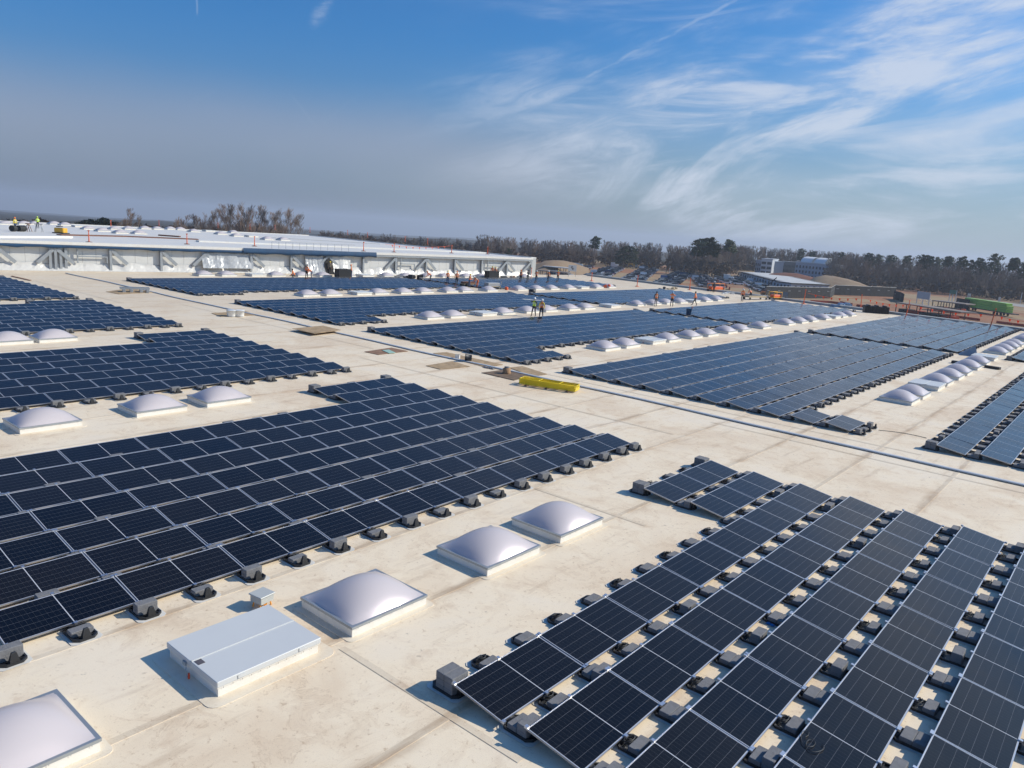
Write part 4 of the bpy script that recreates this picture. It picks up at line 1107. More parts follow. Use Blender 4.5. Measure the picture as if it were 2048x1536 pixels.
cart(1498, 1534, 600, 'long timber cart on black wheels by the far array', 'timber_pale', .12, .42)
def frame_cart(px0, px1, py, label, mat='machine_yellow', h=1.15):
    a, b, an_, L = along(px0, py, px1, py); t = thing('frame_cart', label, 'cart', a, an_); w = .9
    m_ = MB(); m_.box(0, L, 0, w, .3, .38); m_.build('deck', mat, t)
    for y in (0, w):
        m_ = MB(); m_.tube([(.03, y, .38), (.03, y, h), (L - .03, y, h), (L - .03, y, .38)], .05, 0, 6); m_.build('side_frame', mat, t)
    m_ = MB(); m_.box(.15, L - .15, .1, w - .1, .385, .75, bevel=.04); m_.build('load', 'safety_orange', t)
    for x in (.25, L - .25):
        for y in (.02, w - .02):
            m_ = MB(); m_.tube([(x, y - .05, .17), (x, y + .05, .17)], .165, 0, 12); m_.build('wheel', 'rubber', t)
frame_cart(1547, 1563, 600, 'yellow framed cart with an orange load at the far roof edge')
frame_cart(1423, 1448, 583, 'orange framed cage cart at the roof edge by the cars', 'machine_orange', 1.25)
def heap(px0, px1, py, h, n, mat, label, name='gear_heap', cat='gear', z=0, sz=.3):
    a, b, an_, L = along(px0, py, px1, py, z); t = thing(name, label, cat, a, an_); r_ = random.Random(int(px0))
    for j in range(n):
        x = r_.uniform(0, L); s1, s2, s3 = r_.uniform(.5, 1) * sz, r_.uniform(.4, .9) * sz, r_.uniform(.3, .9) * h
        m_ = MB(); m_.box(-s1, s1, -s2, s2, 0, s3, bevel=.03); o = m_.build('piece', mat, t, (x, r_.uniform(-.3, .4), 0.012 if j % 3 else .25 * h)); o.rotation_euler = (r_.uniform(-.3, .3) if j % 3 == 0 else 0, 0, r_.uniform(0, 3))
    return t
heap(817, 843, 559, .75, 16, 'crate_black', 'dark heap of black trays beyond the second array', 'tray_heap', 'trays', sz=.42)
heap(1003, 1018, 557, .45, 6, 'crate_black', 'small dark heap right of the far black crate', sz=.3)
heap(1022, 1030, 557, .35, 4, 'rust_timber', 'small reddish heap by the last dome of the wall line', sz=.25)
heap(1011, 1020, 580, .5, 2, 'safety_orange', 'red plastic box beside the domes', 'red_box', 'box', sz=.25)
heap(1213, 1222, 576, .6, 3, 'safety_orange', 'red fabric box at the end of a dome line', 'red_box', 'box', sz=.25)
heap(1322, 1330, 578, .45, 3, 'crate_black', 'black bag lying at the roof edge', 'bag', 'bag', sz=.25)
heap(1336, 1356, 579, .35, 5, 'timber_pale', 'pale timber offcuts at the roof edge by the cars', 'offcuts', 'timber', sz=.4)
heap(1448, 1468, 588, .3, 6, 'pail_white', 'white bags lying at the roof edge', 'bags', 'bags', sz=.35)
heap(797, 815, 556, .3, 4, 'crate_black', 'black straps lying on the hatch near the wall', 'straps', 'straps', sz=.2)
m_ = MB(); p = at(1064, 587); m_.lathe([(.42, .01), (.45, .25), (.40, .5), (.1, .55)], 0, 12, smooth=True); m_.build('cable_bundle', 'crate_black', loc=(p.x, p.y, 0), label='black coil of cable at the start of the gap between far arrays', cat='cable coil')
p = at(1377, 632); t = thing('blue_bin', 'small blue bin standing between two far arrays', 'bin', (p.x, p.y, 0)); m_ = MB(); m_.lathe([(.24, 0), (.30, .75), (.33, .78)], 0, 12); m_.build('bin_body', 'tarp_blue', t)
p = at(1168, 612, .3); t = thing('lime_jacket', 'lime green jacket lying on a roof hatch', 'jacket', (p.x, p.y, .32)); m_ = MB()
for j in range(6):
    x, y = rw.uniform(-.4, .4), rw.uniform(-.2, .2); m_.mesh_in([(x - .25, y - .15, 0), (x + .25, y - .12, 0), (x + .2, y + .15, 0), (x - .2, y + .18, 0), (x, y, .16)], [(0, 1, 4), (1, 2, 4), (2, 3, 4), (3, 0, 4)])
m_.build('cloth', 'vest_lime', t)
# blue-wrapped pallet and the row of black crates near the right end of the roof edge
heap(1668, 1702, 614, .55, 12, 'pallet_blue', 'grey blue wrapped bundle at the far roof edge', 'wrapped_bundle', 'bundle', sz=.5)
a, b, an_, L = along(1729, 625, 1778, 629)
t = thing('black_crates', 'long row of black stacked crates at the far roof corner', 'crates', a, an_)
for j in range(9):
    m_ = MB(); m_.box(j * L / 9, (j + .93) * L / 9, 0, 1.3, .01, .95 + .1 * math.sin(j * 2.), bevel=.03); m_.build('crate', 'crate_black', t)
# grey tarp tent, dark plank and block by the right-hand domes
p = at(1937, 711)
t = thing('grey_cover', 'grey fabric cover propped up beside the right domes', 'cover', (p.x, p.y, 0), .3)
m_ = MB(); m_.mesh_in([(-.7, -.4, 0), (.6, -.4, 0), (.6, .5, 0), (-.7, .5, 0), (.15, 0, .75), (.4, .1, .85)], [(0, 1, 5, 4), (1, 2, 5), (2, 3, 4, 5), (3, 0, 4)]); m_.build('fabric', 'steel_grey', t)
a, b, an_, L = along(1968, 735, 1998, 740)
m_ = MB(); m_.box(0, L, 0, .35, .01, .18); m_.build('dark_plank', 'crate_black', loc=a, rot=(0, 0, an_), label='dark plank lying right of the far right domes', cat='plank')
p = at(1912, 727); m_ = MB(); m_.box(-.3, .3, -.25, .25, .01, .2, bevel=.02); m_.build('dark_block', 'crate_black', loc=p, label='dark block lying left of the far right domes', cat='block')
# galvanised supports by the pipe
a, b, an_, L = along(240, 585, 300, 586)
t = thing('pipe_supports', 'two galvanised pipe support frames on the roof at the left', 'supports', a, an_)
for y in (0, .7):
    m_ = MB(); m_.box(0, L, y, y + .18, .30, .44); m_.build('beam', 'galvanised', t)
for x in (.2, L * .33, L * .66, L - .3):
    m_ = MB(); m_.box(x, x + .25, -.05, .95, .03, .298, bevel=.02); m_.build('foot', 'galvanised', t)
# gear on the raised roof: two trestles, generator, drums
for i, (px, py) in enumerate(((57, 463), (78, 464))):
    p = at(px, py, 3.07); t = thing('trestle', f'{"dark" if i == 0 else "tall"} folding trestle on the raised roof near the lime jacket', 'trestle', (p.x, p.y, 3.066), i)
    for sx in (-.45, .45):
        for sy in (-.3, .3): m_ = MB(); m_.tube([(sx, sy, 0), (sx * .6, 0, 1.05)], .04, 0, 5); m_.build('leg', 'rust_timber' if i == 0 else 'steel_grey', t)
    m_ = MB(); m_.box(-.5, .5, -.2, .2, 1.0, 1.1); m_.build('top', 'rust_timber' if i == 0 else 'steel_grey', t)
p = at(122, 467, 3.07); t = thing('generator', 'orange yellow generator on the raised roof', 'generator', (p.x, p.y, 3.066), .4)
m_ = MB(); m_.box(-.8, .8, -.4, .4, .15, .75, bevel=.08); m_.build('housing', 'machine_yellow', t)
m_ = MB(); m_.box(-.95, .95, -.55, .55, .0, .12); m_.build('skid', 'rubber', t)
m_ = MB(); m_.box(-.5, .1, -.3, .3, .86, .98, bevel=.03); m_.build('engine_cover', 'rubber', t)
for i, px in enumerate((27, 40, 46)):
    p = at(px, 463, 3.07); m_ = MB(); m_.tube([(0, -.3, .4), (0, .3, .4)], .40, 0, 16); m_.build('drum', 'rubber', loc=(p.x, p.y, 3.07), rot=(0, 0, .6), label=f'black drum on the raised roof, {ordinal(i + 1)} from the left', cat='drum')
# ---------------------------------------------------------------- ground beyond the roof
def ground_z(x, y):
    d = math.hypot(x, y)
    if d < 620: return GZ
    return GZ - (d - 620) * .0172 - .0000004 * (d - 620) ** 2
def ground_material():
    m = bpy.data.materials.new('earth'); m.use_nodes = True
    w = NT(m.node_tree); b = m.node_tree.nodes['Principled BSDF']
    g = w.node('ShaderNodeNewGeometry').outputs['Position']
    n1 = w.noise(g, .018, 5, .6, .5); n2 = w.noise(g, .12, 6, .65, .4); n3 = w.noise(g, 1.1, 5, .7)
    straw, clay, dark = (.34, .25, .15), (.31, .135, .075), (.11, .075, .05)
    c = w.mix(w.ramp(n1, .44, .56), straw, clay)
    c = w.mix(w.math('MULTIPLY', w.ramp(n2, .5, .68), .5), c, dark)
    c = w.mix(w.math('MULTIPLY', n3, .35), c, (.40, .32, .22))
    dist = w.vmath('LENGTH', g, out=1)
    wood = w.mix(w.noise(g, .004, 6, .7), (.030, .030, .020), (.065, .052, .038))
    c = w.mix(w.ramp(dist, 520, 700), c, wood)
    w.l.new(c, b.inputs['Base Color']); b.inputs['Roughness'].default_value = .95; b.inputs['Specular IOR Level'].default_value = .1
    bn = w.node('ShaderNodeBump'); bn.inputs['Strength'].default_value = .4; bn.inputs['Distance'].default_value = .3
    w.l.new(n2, bn.inputs['Height']); w.l.new(bn.outputs[0], b.inputs['Normal'])
    MATS['earth'] = m
ground_material()
radii = [60, 110, 160, 220, 300, 400, 500, 600, 680, 780, 900, 1050, 1250, 1500, 1800, 2200, 2700, 3300, 4000, 4800, 5600, 6400, 7000, 7600, 8300, 9200, 10500, 12500, 16000, 22000]
NA = 240; V = []; rg = random.Random(2)
def hill(r, a):
    v = 0
    if r > 700:
        k = min(1, (r - 700) / 1500)
        v += k * 7 * (math.sin(a * 23 + r * .0016) + .6 * math.sin(a * 51 + 1.7 + r * .003))
        if 5000 < r < 9000: v += 26 * math.sin((r - 5000) / 4000 * math.pi) * (.8 + .2 * math.sin(a * 9) + .1 * math.sin(a * 31))
    return v
for r_ in radii:
    for j in range(NA):
        a_ = 2 * math.pi * j / NA; x, y = r_ * math.cos(a_), r_ * math.sin(a_); V.append((x, y, ground_z(x, y) + hill(r_, a_)))
F = [(i * NA + j, i * NA + (j + 1) % NA, (i + 1) * NA + (j + 1) % NA, (i + 1) * NA + j) for i in range(len(radii) - 1) for j in range(NA)] + [tuple(reversed(range(NA)))]
m_ = MB(); m_.mesh_in(V, F, 0, True); m_.f[-1] = tuple(range(NA)); m_.build('ground', 'earth', kind='structure')

# ---------------------------------------------------------------- trees
pmat('bark', (.17, .14, .12), .95, var=.4, vscale=.2, tint=(.24, .20, .17)); pmat('twig', (.185, .150, .125), .95, var=.6, vscale=.04, tint=(.125, .105, .092)); pmat('twig_brown', (.22, .155, .115), .95, var=.5, vscale=.05, tint=(.16, .12, .10))
pmat('needles', (.030, .052, .020), .8, var=.7, vscale=.35, tint=(.055, .075, .030)); pmat('brush', (.13, .095, .068), .95, var=.7, vscale=.08, tint=(.18, .12, .075)); pmat('evergreen', (.022, .036, .017), .85, var=.6, vscale=.4, tint=(.04, .055, .025))
def bare_tree(seed, h=18., spread=.42, depth=5, thick=1., split=3, droop=0., up=.55, low=.25, twigw=.05):
    r_ = random.Random(seed); T = MB(); C = MB()
    def tri_tube(m, a, b, ra, rb, n=3):
        t_ = (b - a).normalized(); x = t_.orthogonal().normalized(); y = t_.cross(x)
        V = [a + (x * math.cos(2.094 * j) + y * math.sin(2.094 * j)) * ra for j in range(3)] + [b + (x * math.cos(2.094 * j) + y * math.sin(2.094 * j)) * rb for j in range(3)]
        m.mesh_in(V, [(0, 1, 4, 3), (1, 2, 5, 4), (2, 0, 3, 5)], 0)
    def grow(p, d_, L, r0, lv):
        e = p + d_ * L; r1 = r0 * .62
        tri_tube(T if lv < 2 else C, p, e, max(r0, twigw * .6), max(r1, twigw * .5))
        if lv >= depth:
            return
        for k_ in range(split if lv else split + 1):
            ax = Vector((r_.gauss(0, 1), r_.gauss(0, 1), r_.gauss(0, .4))).normalized()
            nd = (d_ + ax * spread * r_.uniform(.6, 1.3) + Vector((0, 0, up * .35))).normalized()
            grow(p + d_ * L * r_.uniform(.45, 1.), nd, L * r_.uniform(.60, .82), r1 * .8, lv + 1)
    d0 = Vector((r_.uniform(-.05, .05), r_.uniform(-.05, .05), 1)).normalized()
    base = Vector((0, 0, 0)); trunkL = h * .36; R0 = h * .0125 * thick
    tri_tube(T, base, base + d0 * trunkL, R0, R0 * .75)
    top = base + d0 * trunkL; tri_tube(T, top, top + d0 * h * .3, R0 * .75, R0 * .4)
    for k_ in range(9):
        f = low + (1 - low) * k_ / 8; q = base + d0 * (h * .72 * f)
        a_ = r_.uniform(0, 6.28); nd = Vector((math.cos(a_) * spread * 1.6, math.sin(a_) * spread * 1.6, up + .25)).normalized()
        grow(q, nd, h * .20 * (1.1 - .35 * f), R0 * .38, 1)
    zmax = max(v[2] for v in C.v); s = h / zmax
    T.v = [(x * s, y * s, z * s) for x, y, z in T.v]; C.v = [(x * s, y * s, z * s) for x, y, z in C.v]
    return T, C
def clump(m, c, rad, n, r_, size=.5, flat=.7):
    for _ in range(n):
        u = Vector((r_.gauss(0, 1), r_.gauss(0, 1), r_.gauss(0, 1))).normalized() * rad * r_.random() ** .4; u.z *= flat
        q = c + u; a_ = Vector((r_.gauss(0, 1), r_.gauss(0, 1), r_.gauss(0, .7))).normalized() * size * r_.uniform(.6, 1.3); b_ = a_.orthogonal().normalized() * size * .7
        m.mesh_in([q - a_, q + a_ * .6 + b_, q + a_ * .5 - b_], [(0, 1, 2)], 0)
def pine(seed, h=20., lowf=.5, width=.20, n=16, dens=55, leafs=.55):
    r_ = random.Random(seed); T = MB(); C = MB()
    bend = [(0, 0, 0), (r_.uniform(-.3, .3), r_.uniform(-.3, .3), h * .5), (r_.uniform(-.5, .5), r_.uniform(-.5, .5), h * .95)]
    T.tube(bend, [h * .014, h * .010, h * .003], 0, 6)
    for k_ in range(n):
        f = lowf + (1 - lowf) * (k_ + r_.random() * .6) / n; z = h * f
        w_ = h * width * (math.sin(min(1, (1 - f) / (1 - lowf) * 1.25 + .22) * math.pi * .62)) * r_.uniform(.65, 1.1)
        a_ = k_ * 2.4 + r_.uniform(-.4, .4); e = Vector((math.cos(a_) * w_ * .75, math.sin(a_) * w_ * .75, z + w_ * .18))
        T.tube([(0, 0, z - w_ * .1), tuple(e)], [h * .004, h * .002], 0, 4)
        clump(C, e, w_ * .62, dens, r_, leafs); clump(C, e * .5 + Vector((0, 0, z * .5)), w_ * .45, dens // 2, r_, leafs)
    return T, C
def tree_from(T, C, tm, cm): return T.mesh('trunk', [tm]), C.mesh('crown', [cm])
def place_tree(name, parts, loc, rz, s, label, cat='tree', group=None):
    t = thing(name, label, cat, loc, rz, group); t.scale = (s, s, s)
    link('trunk', parts[0], t); link('crown', parts[1], t); return t
def gnd(px, dist):
    d = ray(px, 560); t = dist / math.hypot(d.x, d.y); x, y = d.x * t, d.y * t; return Vector((x, y, ground_z(x, y)))
# trees behind the raised hall, at the left
hero = [tree_from(*bare_tree(40 + i, 18, .44, 5, .8, 3, up=.95, low=.10, twigw=.034), 'bark', 'twig_brown' if i % 2 else 'twig') for i in range(4)]
rl = random.Random(77); k = 0
cl = [(252, 423, 1.1), (272, 434, .9)] + [(x, y, 1) for x, y in ((360, 440), (378, 434), (398, 437), (418, 430), (434, 428), (448, 424), (460, 418), (474, 416), (488, 414), (500, 416), (512, 419), (524, 422), (534, 426), (545, 425), (556, 432), (566, 426), (576, 424), (586, 432), (369, 437), (388, 436), (408, 432), (441, 426), (467, 417), (494, 415), (518, 420), (540, 425), (571, 425), (353, 446), (262, 428))]
for px, py, s in cl:
    dist = 262 + rl.uniform(-18, 26); g = gnd(px, dist); zt = el_z(px, py, dist); k += 1
    place_tree('bare_tree', hero[k % 4], g, rl.uniform(0, 6), (zt - g.z) / 16.6, f'leafless brown tree {ordinal(k)} from the left behind the raised hall', 'tree', 'leafless trees behind the raised hall')
bush = MB(); rb = random.Random(9)
for px in range(-60, 470, 5):
    dist = 300 + rb.uniform(-20, 40); g = gnd(px, dist); zt = el_z(px, 441 + (px / 700) * 22 + rb.uniform(-5, 7), dist)
    for _ in range(4): clump(bush, Vector((g.x + rb.uniform(-4, 4), g.y + rb.uniform(-4, 4), g.z + (zt - g.z) * rb.uniform(.35, .86))), (zt - g.z) * .25, 34, rb, 1.0)
bush.build('far_brush', 'brush', label='low brown brush behind the raised hall', cat='brush', kind='stuff')
for i, (px, py, s) in enumerate([(172, 441, 1), (182, 439, 1), (206, 438, 1), (214, 440, 1), (228, 444, 1)]):
    dist = 285 + i * 3; g = gnd(px, dist); zt = el_z(px, py, dist)
    P = tree_from(*pine(300 + i, 16, .2, .28, 9, 70, .8), 'bark', 'evergreen')
    place_tree('evergreen_tree', P, g, 0, (zt - g.z) / 16, f'small dark evergreen {ordinal(i + 1)} from the left behind the upper roof domes', 'tree', 'dark evergreens behind the raised hall')
# the long wood
fvar = [bare_tree(500 + i, 19, .36, 4, .95, 3, up=.75, low=.22, twigw=.07) for i in range(6)]
def band(pts, rows, gap, step, seed, h0=17., h1=21.):
    r_ = random.Random(seed); out = []
    for row in range(rows):
        for (a, b) in zip(pts, pts[1:]):
            a_, b_ = Vector(a), Vector(b); L = (b_ - a_).length; n_ = Vector((-a_.x, -a_.y)).normalized() * -1
            for i in range(int(L / step)):
                q = a_ + (b_ - a_) * ((i + r_.random()) * step / L) + n_ * (row * gap + r_.uniform(0, gap))
                out.append((q.x, q.y, r_.uniform(h0, h1) / 19, r_.uniform(0, 6.28)))
    return out
G2_ = lambda px, dist: tuple(gnd(px, dist))[:2]
wood0 = band([G2_(640, 500), G2_(760, 490), G2_(960, 470)], 4, 10, 4.5, 9, 8.0, 10.8)
wood = wood0 + band([G2_(955, 460), G2_(1040, 450), G2_(1200, 470)], 6, 9, 4.0, 1, 11.5, 14.5)
wood += band([G2_(1200, 472), G2_(1330, 476), G2_(1450, 450)], 6, 9, 4.0, 5, 13., 16.5)
wood += band([G2_(1425, 520), G2_(1500, 590), G2_(1600, 605), G2_(1760, 560)], 6, 9, 4.4, 2, 15, 19)
wood += band([G2_(1655, 475), G2_(1750, 468), G2_(1850, 462), G2_(1950, 455), G2_(2120, 445), G2_(2300, 430)], 7, 9, 3.8, 3, 11, 16.5)
wood += band([G2_(1760, 545), G2_(1950, 530), G2_(2200, 520)], 3, 10, 4.4, 6, 16.5, 19.5)
wood = [t for t in wood if in_view((t[0], t[1], -5), 120)]
buck = {}
for i, (x, y, s, rz) in enumerate(wood): buck.setdefault(i % 6, []).append(Matrix.Translation((x, y, ground_z(x, y) - .3)) @ Matrix.Rotation(rz, 4, 'Z') @ Matrix.Diagonal((s * 1.15, s * 1.15, s, 1)))
items = []
for i, xs_ in buck.items():
    T, C = fvar[i]; J = MB()
    for src, mi in ((T, 0), (C, 1 if i % 3 else 2)):
        o = len(J.v); J.v += src.v; J.f += [tuple(o + a for a in f) for f in src.f]; J.m += [mi] * len(src.f); J.sm += src.sm; J.uv += src.uv
    items.append((J, xs_))
link('winter_wood', join_many('winter_wood', items, ['bark', 'twig', 'twig_brown']), label='grey brown leafless wood along the horizon', cat='wood', kind='stuff')
br = MB(); r_ = random.Random(4)
for (x, y, s, rz) in wood:
    for _ in range(3): clump(br, Vector((x + r_.uniform(-3, 3), y + r_.uniform(-3, 3), ground_z(x, y) + r_.uniform(1, 6.5))), 2.6, 9, r_, 1.2)
br.build('undergrowth', 'brush', label='dark brown undergrowth at the foot of the wood', cat='undergrowth', kind='stuff')
# pines that stand out
pv = [tree_from(*pine(60 + i, 20, (.62, .55, .70, .25)[i], (.15, .17, .13, .18)[i], 13, 40, .6), 'bark', 'needles') for i in range(4)]
plist = [(1015, 496, 400, 3, 'beside the end of the raised hall'), (1185, 472, 455, 0, 'above the straw mound'),
         (1232, 500, 464, 3, 'left of the low pine group'), (1243, 491, 462, 3, 'second in the low pine group'), (1252, 490, 466, 3, 'third in the low pine group'), (1264, 494, 463, 3, 'right of the low pine group'),
         (1388, 478, 434, 1, 'left of the tall pine clump'), (1400, 475, 438, 0, 'second in the tall pine clump'), (1412, 473, 440, 1, 'third in the tall pine clump'), (1422, 486, 434, 0, 'right of the tall pine clump'), (1451, 478, 430, 2, 'alone right of the tall clump'),
         (1595, 496, 600, 1, 'above the unfinished building'), (1618, 502, 600, 0, 'second above the roof domes'), (1676, 503, 590, 1, 'right of the apartment roofs'), (1732, 505, 560, 1, 'above the straw berm'), (1751, 508, 560, 0, 'next right above the berm'),
         (1776, 509, 540, 1, 'above the fence end'), (1808, 510, 530, 0, 'in the skyline over the sign'), (1838, 508, 520, 1, 'twin crown over the sign'), (1852, 510, 520, 0, 'second twin crown over the sign'), (1870, 513, 515, 1, 'low crown over the road sign'), (1890, 511, 510, 2, 'thin crown over the road sign'), (1918, 512, 505, 0, 'thin crown over the truck'), (1938, 518, 500, 3, 'dark crown over the truck'), (1955, 515, 495, 1, 'low crown over the truck'), (1984, 506, 480, 1, 'tallest at the right'), (2022, 514, 485, 2, 'right of the tallest'), (2046, 520, 478, 1, 'at the right border')]
for i, (px, py, dist, v, lab) in enumerate(plist):
    g = gnd(px, dist); zt = el_z(px, py, dist)
    t = place_tree('pine_tree', pv[v], g, i * 1.3, (zt - g.z) / 20.5, f'dark green pine tree {lab}', 'tree', 'pines standing over the leafless wood')
    t.scale = (t.scale[2] * (1.3 if dist < 468 else 1.1),) * 2 + (t.scale[2],)
cr = MB(); r_ = random.Random(31)
for (px, py, dist) in ((1452, 560, 428), (1385, 566, 430), (1400, 562, 432), (1422, 562, 428), (1436, 560, 426)):
    g = gnd(px, dist)
    for _ in range(14): clump(cr, g + Vector((r_.uniform(-5, 5), r_.uniform(-4, 4), r_.uniform(.5, 8))), 2.2, 26, r_, .7)
cr.build('thicket', 'brush', label='brown green thicket under the tall pine clump', cat='thicket', kind='stuff')

# ---------------------------------------------------------------- cars
GLASS = pmat('car_glass', (.02, .025, .03), .12); pmat('tyre', (.015, .015, .015), .8)
PAINT = {'white': (.82, .83, .83), 'silver': (.55, .56, .58), 'grey': (.16, .17, .18), 'black': (.015, .016, .018), 'blue': (.03, .08, .22), 'navy': (.02, .035, .09), 'red': (.32, .02, .02)}
for n_, c in PAINT.items(): pmat('paint_' + n_, c, .25, .1, coat=.7)
def car_mesh(kind, paint):
    m = MB()
    S = {'sedan': ([(-2.3, .35), (-2.3, .8), (-1.5, .98), (1.0, .98), (2.25, .78), (2.3, .35)], [(-1.75, .97), (-1.1, 1.40), (.35, 1.42), (1.15, .97)], .9),
         'suv': ([(-2.3, .4), (-2.35, 1.05), (1.1, 1.08), (2.2, .98), (2.3, .4)], [(-2.2, 1.05), (-2.0, 1.68), (.3, 1.72), (1.15, 1.07)], .95),
         'pickup': ([(-2.8, .5), (-2.85, 1.05), (1.4, 1.08), (2.75, 1.02), (2.8, .45)], [(-.9, 1.06), (-.75, 1.78), (.7, 1.80), (1.5, 1.07)], .97),
         'van': ([(-2.8, .4), (-2.8, 1.15), (2.1, 1.15), (2.7, .95), (2.75, .4)], [(-2.78, 1.14), (-2.7, 2.35), (1.2, 2.4), (2.15, 1.14)], 1.0)}[kind]
    body, cab, hw = S
    def ext(poly, w0, w1, mi, top=None):
        n = len(poly); zb = min(p[1] for p in poly); zt = max(p[1] for p in poly)
        ww = [w0 + (w1 - w0) * (p[1] - zb) / (zt - zb) for p in poly]
        V = [(x, -w, z) for (x, z), w in zip(poly, ww)] + [(x, w, z) for (x, z), w in zip(poly, ww)]
        m.mesh_in(V, [(i, (i + 1) % n, n + (i + 1) % n, n + i) for i in range(n)], mi); m.mesh_in(V, [tuple(range(n)), tuple(reversed(range(n, 2 * n)))], mi)
        return V
    ext([(x, z) for x, z in body][::-1], hw, hw * .97, 0)
    ext(cab[::-1], hw * .93, hw * .76, 1)
    zt = cab[1][1]; x0, x1 = cab[1][0], cab[2][0]
    m.mesh_in([(x0 - .03, -hw * .77, zt + .02), (x1 + .03, -hw * .77, zt + .04), (x1 + .03, hw * .77, zt + .04), (x0 - .03, hw * .77, zt + .02)], [(0, 1, 2, 3)], 0)
    if kind == 'pickup': m.mesh_in([(-2.7, -.8, 1.07), (-1., -.8, 1.07), (-1., .8, 1.07), (-2.7, .8, 1.07)], [(0, 1, 2, 3)], 2)
    if kind == 'van':
        for sy in (-1, 1): m.mesh_in([(-2.7, sy * .985, 1.2), (.4, sy * .985, 1.2), (.4, sy * .83, 2.3), (-2.65, sy * .83, 2.3)], [(0, 1, 2, 3) if sy < 0 else (3, 2, 1, 0)], 0)
    for x in (body[0][0] + .85, body[-1][0] - .85):
        for y in (-hw + .02, hw - .02): m.tube([(x, y - .11, .34), (x, y + .11, .34)], .34, 2, 10)
    return m
kinds = ['sedan', 'suv', 'pickup', 'van']
car_src = {(k_, p): car_mesh(k_, p) for k_ in kinds for p in PAINT}
car_me = {kp: s.mesh(kp[0], ['paint_' + kp[1], 'car_glass', 'tyre']) for kp, s in car_src.items()}
dS = Vector((-.485, .875)); nS = Vector((.875, .485))
rc = random.Random(8)
cars = []
def strip_cars(n0, n1, t0, t1, drift=0., lot='', step=2.75, dens=.97):
    row = 0; n_ = n0; odd = 0
    while n_ <= n1 + .01:
        row += 1; i = 0; t_ = t0 + rc.uniform(0, 2)
        while t_ < t1:
            if rc.random() < dens:
                q = nS * (n_ + drift * (t_ - t0) / (t1 - t0)) + dS * (t_ + rc.uniform(-.25, .25)); i += 1
                cars.append((q.x, q.y, lot, row, i, rc.uniform(-.05, .05) + (math.pi if rc.random() < .4 else 0)))
            t_ += step
        n_ += 5.6
strip_cars(-46, -40, 322, 440, 0, 'first lot from the left')
strip_cars(-31, -20, 322, 446, 2, 'second lot from the left')
strip_cars(-15, -4, 328, 470, 5, 'middle lot')
strip_cars(-2.5, 4, 304, 452, 12, 'lot right of the middle')
strip_cars(18.5, 26, 330, 440, -2, 'lot along the orange fence')
strip_cars(37, 43, 398, 440, -2, 'short lot below the trailers')
strip_cars(42, 48, 326, 400, -1, 'lot beside the trailers')
strip_cars(30, 36, 372, 420, -1, 'white pickup line above the lane', 3.0)
strip_cars(44, 47, 300, 325, 3, 'cars behind the dark fence', 3.4)
cars = [c for c in cars if in_view((c[0], c[1], GZ + 1), 10)]
cars.sort(key=lambda c: math.hypot(c[0], c[1]))
restc = {}
wts = ['white'] * 10 + ['silver'] * 7 + ['grey'] * 3 + ['black'] * 4 + ['blue'] * 2 + ['navy'] * 3 + ['red']
for i, (x, y, lot, row, idx, jit) in enumerate(cars):
    kd = rc.choice(['sedan', 'sedan', 'suv', 'suv', 'suv', 'pickup', 'pickup'] + (['van'] if rc.random() < .2 else [])); pc = rc.choice(wts)
    if 'behind' in lot or 'pickup' in lot: pc = rc.choice(['white', 'white', 'grey'])
    rz = math.atan2(nS.y, nS.x) + jit
    if i < 290:
        link('parked_' + kd if kd != 'sedan' else 'parked_car', car_me[kd, pc], None, (x, y, GZ + .02), (0, 0, rz), f'{pc} {kd}, {ordinal(idx)} car in {ordinal(row)} row of {lot}', 'car', 'cars parked on the dirt lots')
    else:
        restc.setdefault((kd, pc), []).append(Matrix.Translation((x, y, GZ + .02)) @ Matrix.Rotation(rz, 4, 'Z'))
if restc:
    cm = ['car_glass', 'tyre'] + ['paint_' + k_ for k_ in PAINT]; items = []
    for (kd, pc), xs_ in restc.items():
        J = MB(); src = car_src[kd, pc]; J.v = src.v; J.f = src.f; J.sm = src.sm; J.m = [{0: 2 + list(PAINT).index(pc), 1: 0, 2: 1}[a] for a in src.m]; items.append((J, xs_))
    link('far_parked_cars', join_many('far_parked_cars', items, cm), label='more parked cars in the farthest rows of the dirt lots', cat='cars', kind='stuff')


# ---------------------------------------------------------------- site beyond: mound, trailers, fences, buildings
pmat('straw', (.30, .215, .13), .95, var=.6, vscale=.25, tint=(.22, .13, .08), bump=1., bscale=1.5); pmat('clay', (.22, .085, .05), .95, var=.5, vscale=.1)
def mound(name, ridge, label, mat='straw', half=22, skew=0):
    """ridge: list of (px, py_top, dist); flanks fall to the ground on both sides"""
    P = [pt(*r) for r in ridge]; V = []; n = len(P); M_ = 10; r_ = random.Random(len(P))
    for i, p in enumerate(P):
        out = Vector((p.x, p.y, 0)).normalized()
        for j in range(-M_, M_ + 1):
            f = j / M_; z = GZ - .2 + (p.z - GZ + .2) * (math.cos(f * math.pi / 2) ** 1.3) + (r_.uniform(-.25, .25) if abs(j) < M_ else 0)
            q = p + out * f * half; V.append((q.x, q.y, z))
    K_ = 2 * M_ + 1
    m_ = MB(); m_.mesh_in(V, [(i * K_ + j, (i + 1) * K_ + j, (i + 1) * K_ + j + 1, i * K_ + j + 1) for i in range(n - 1) for j in range(K_ - 1)], 0, True)
    return m_.build(name, mat, kind='structure', label=label)
mound('straw_mound', [(1055, 533, 352), (1075, 528, 352), (1090, 522, 352), (1108, 520, 354), (1128, 521, 358), (1148, 526, 362), (1165, 532, 368), (1178, 537, 372)], 'straw covered earth mound left of the car lots', half=26)
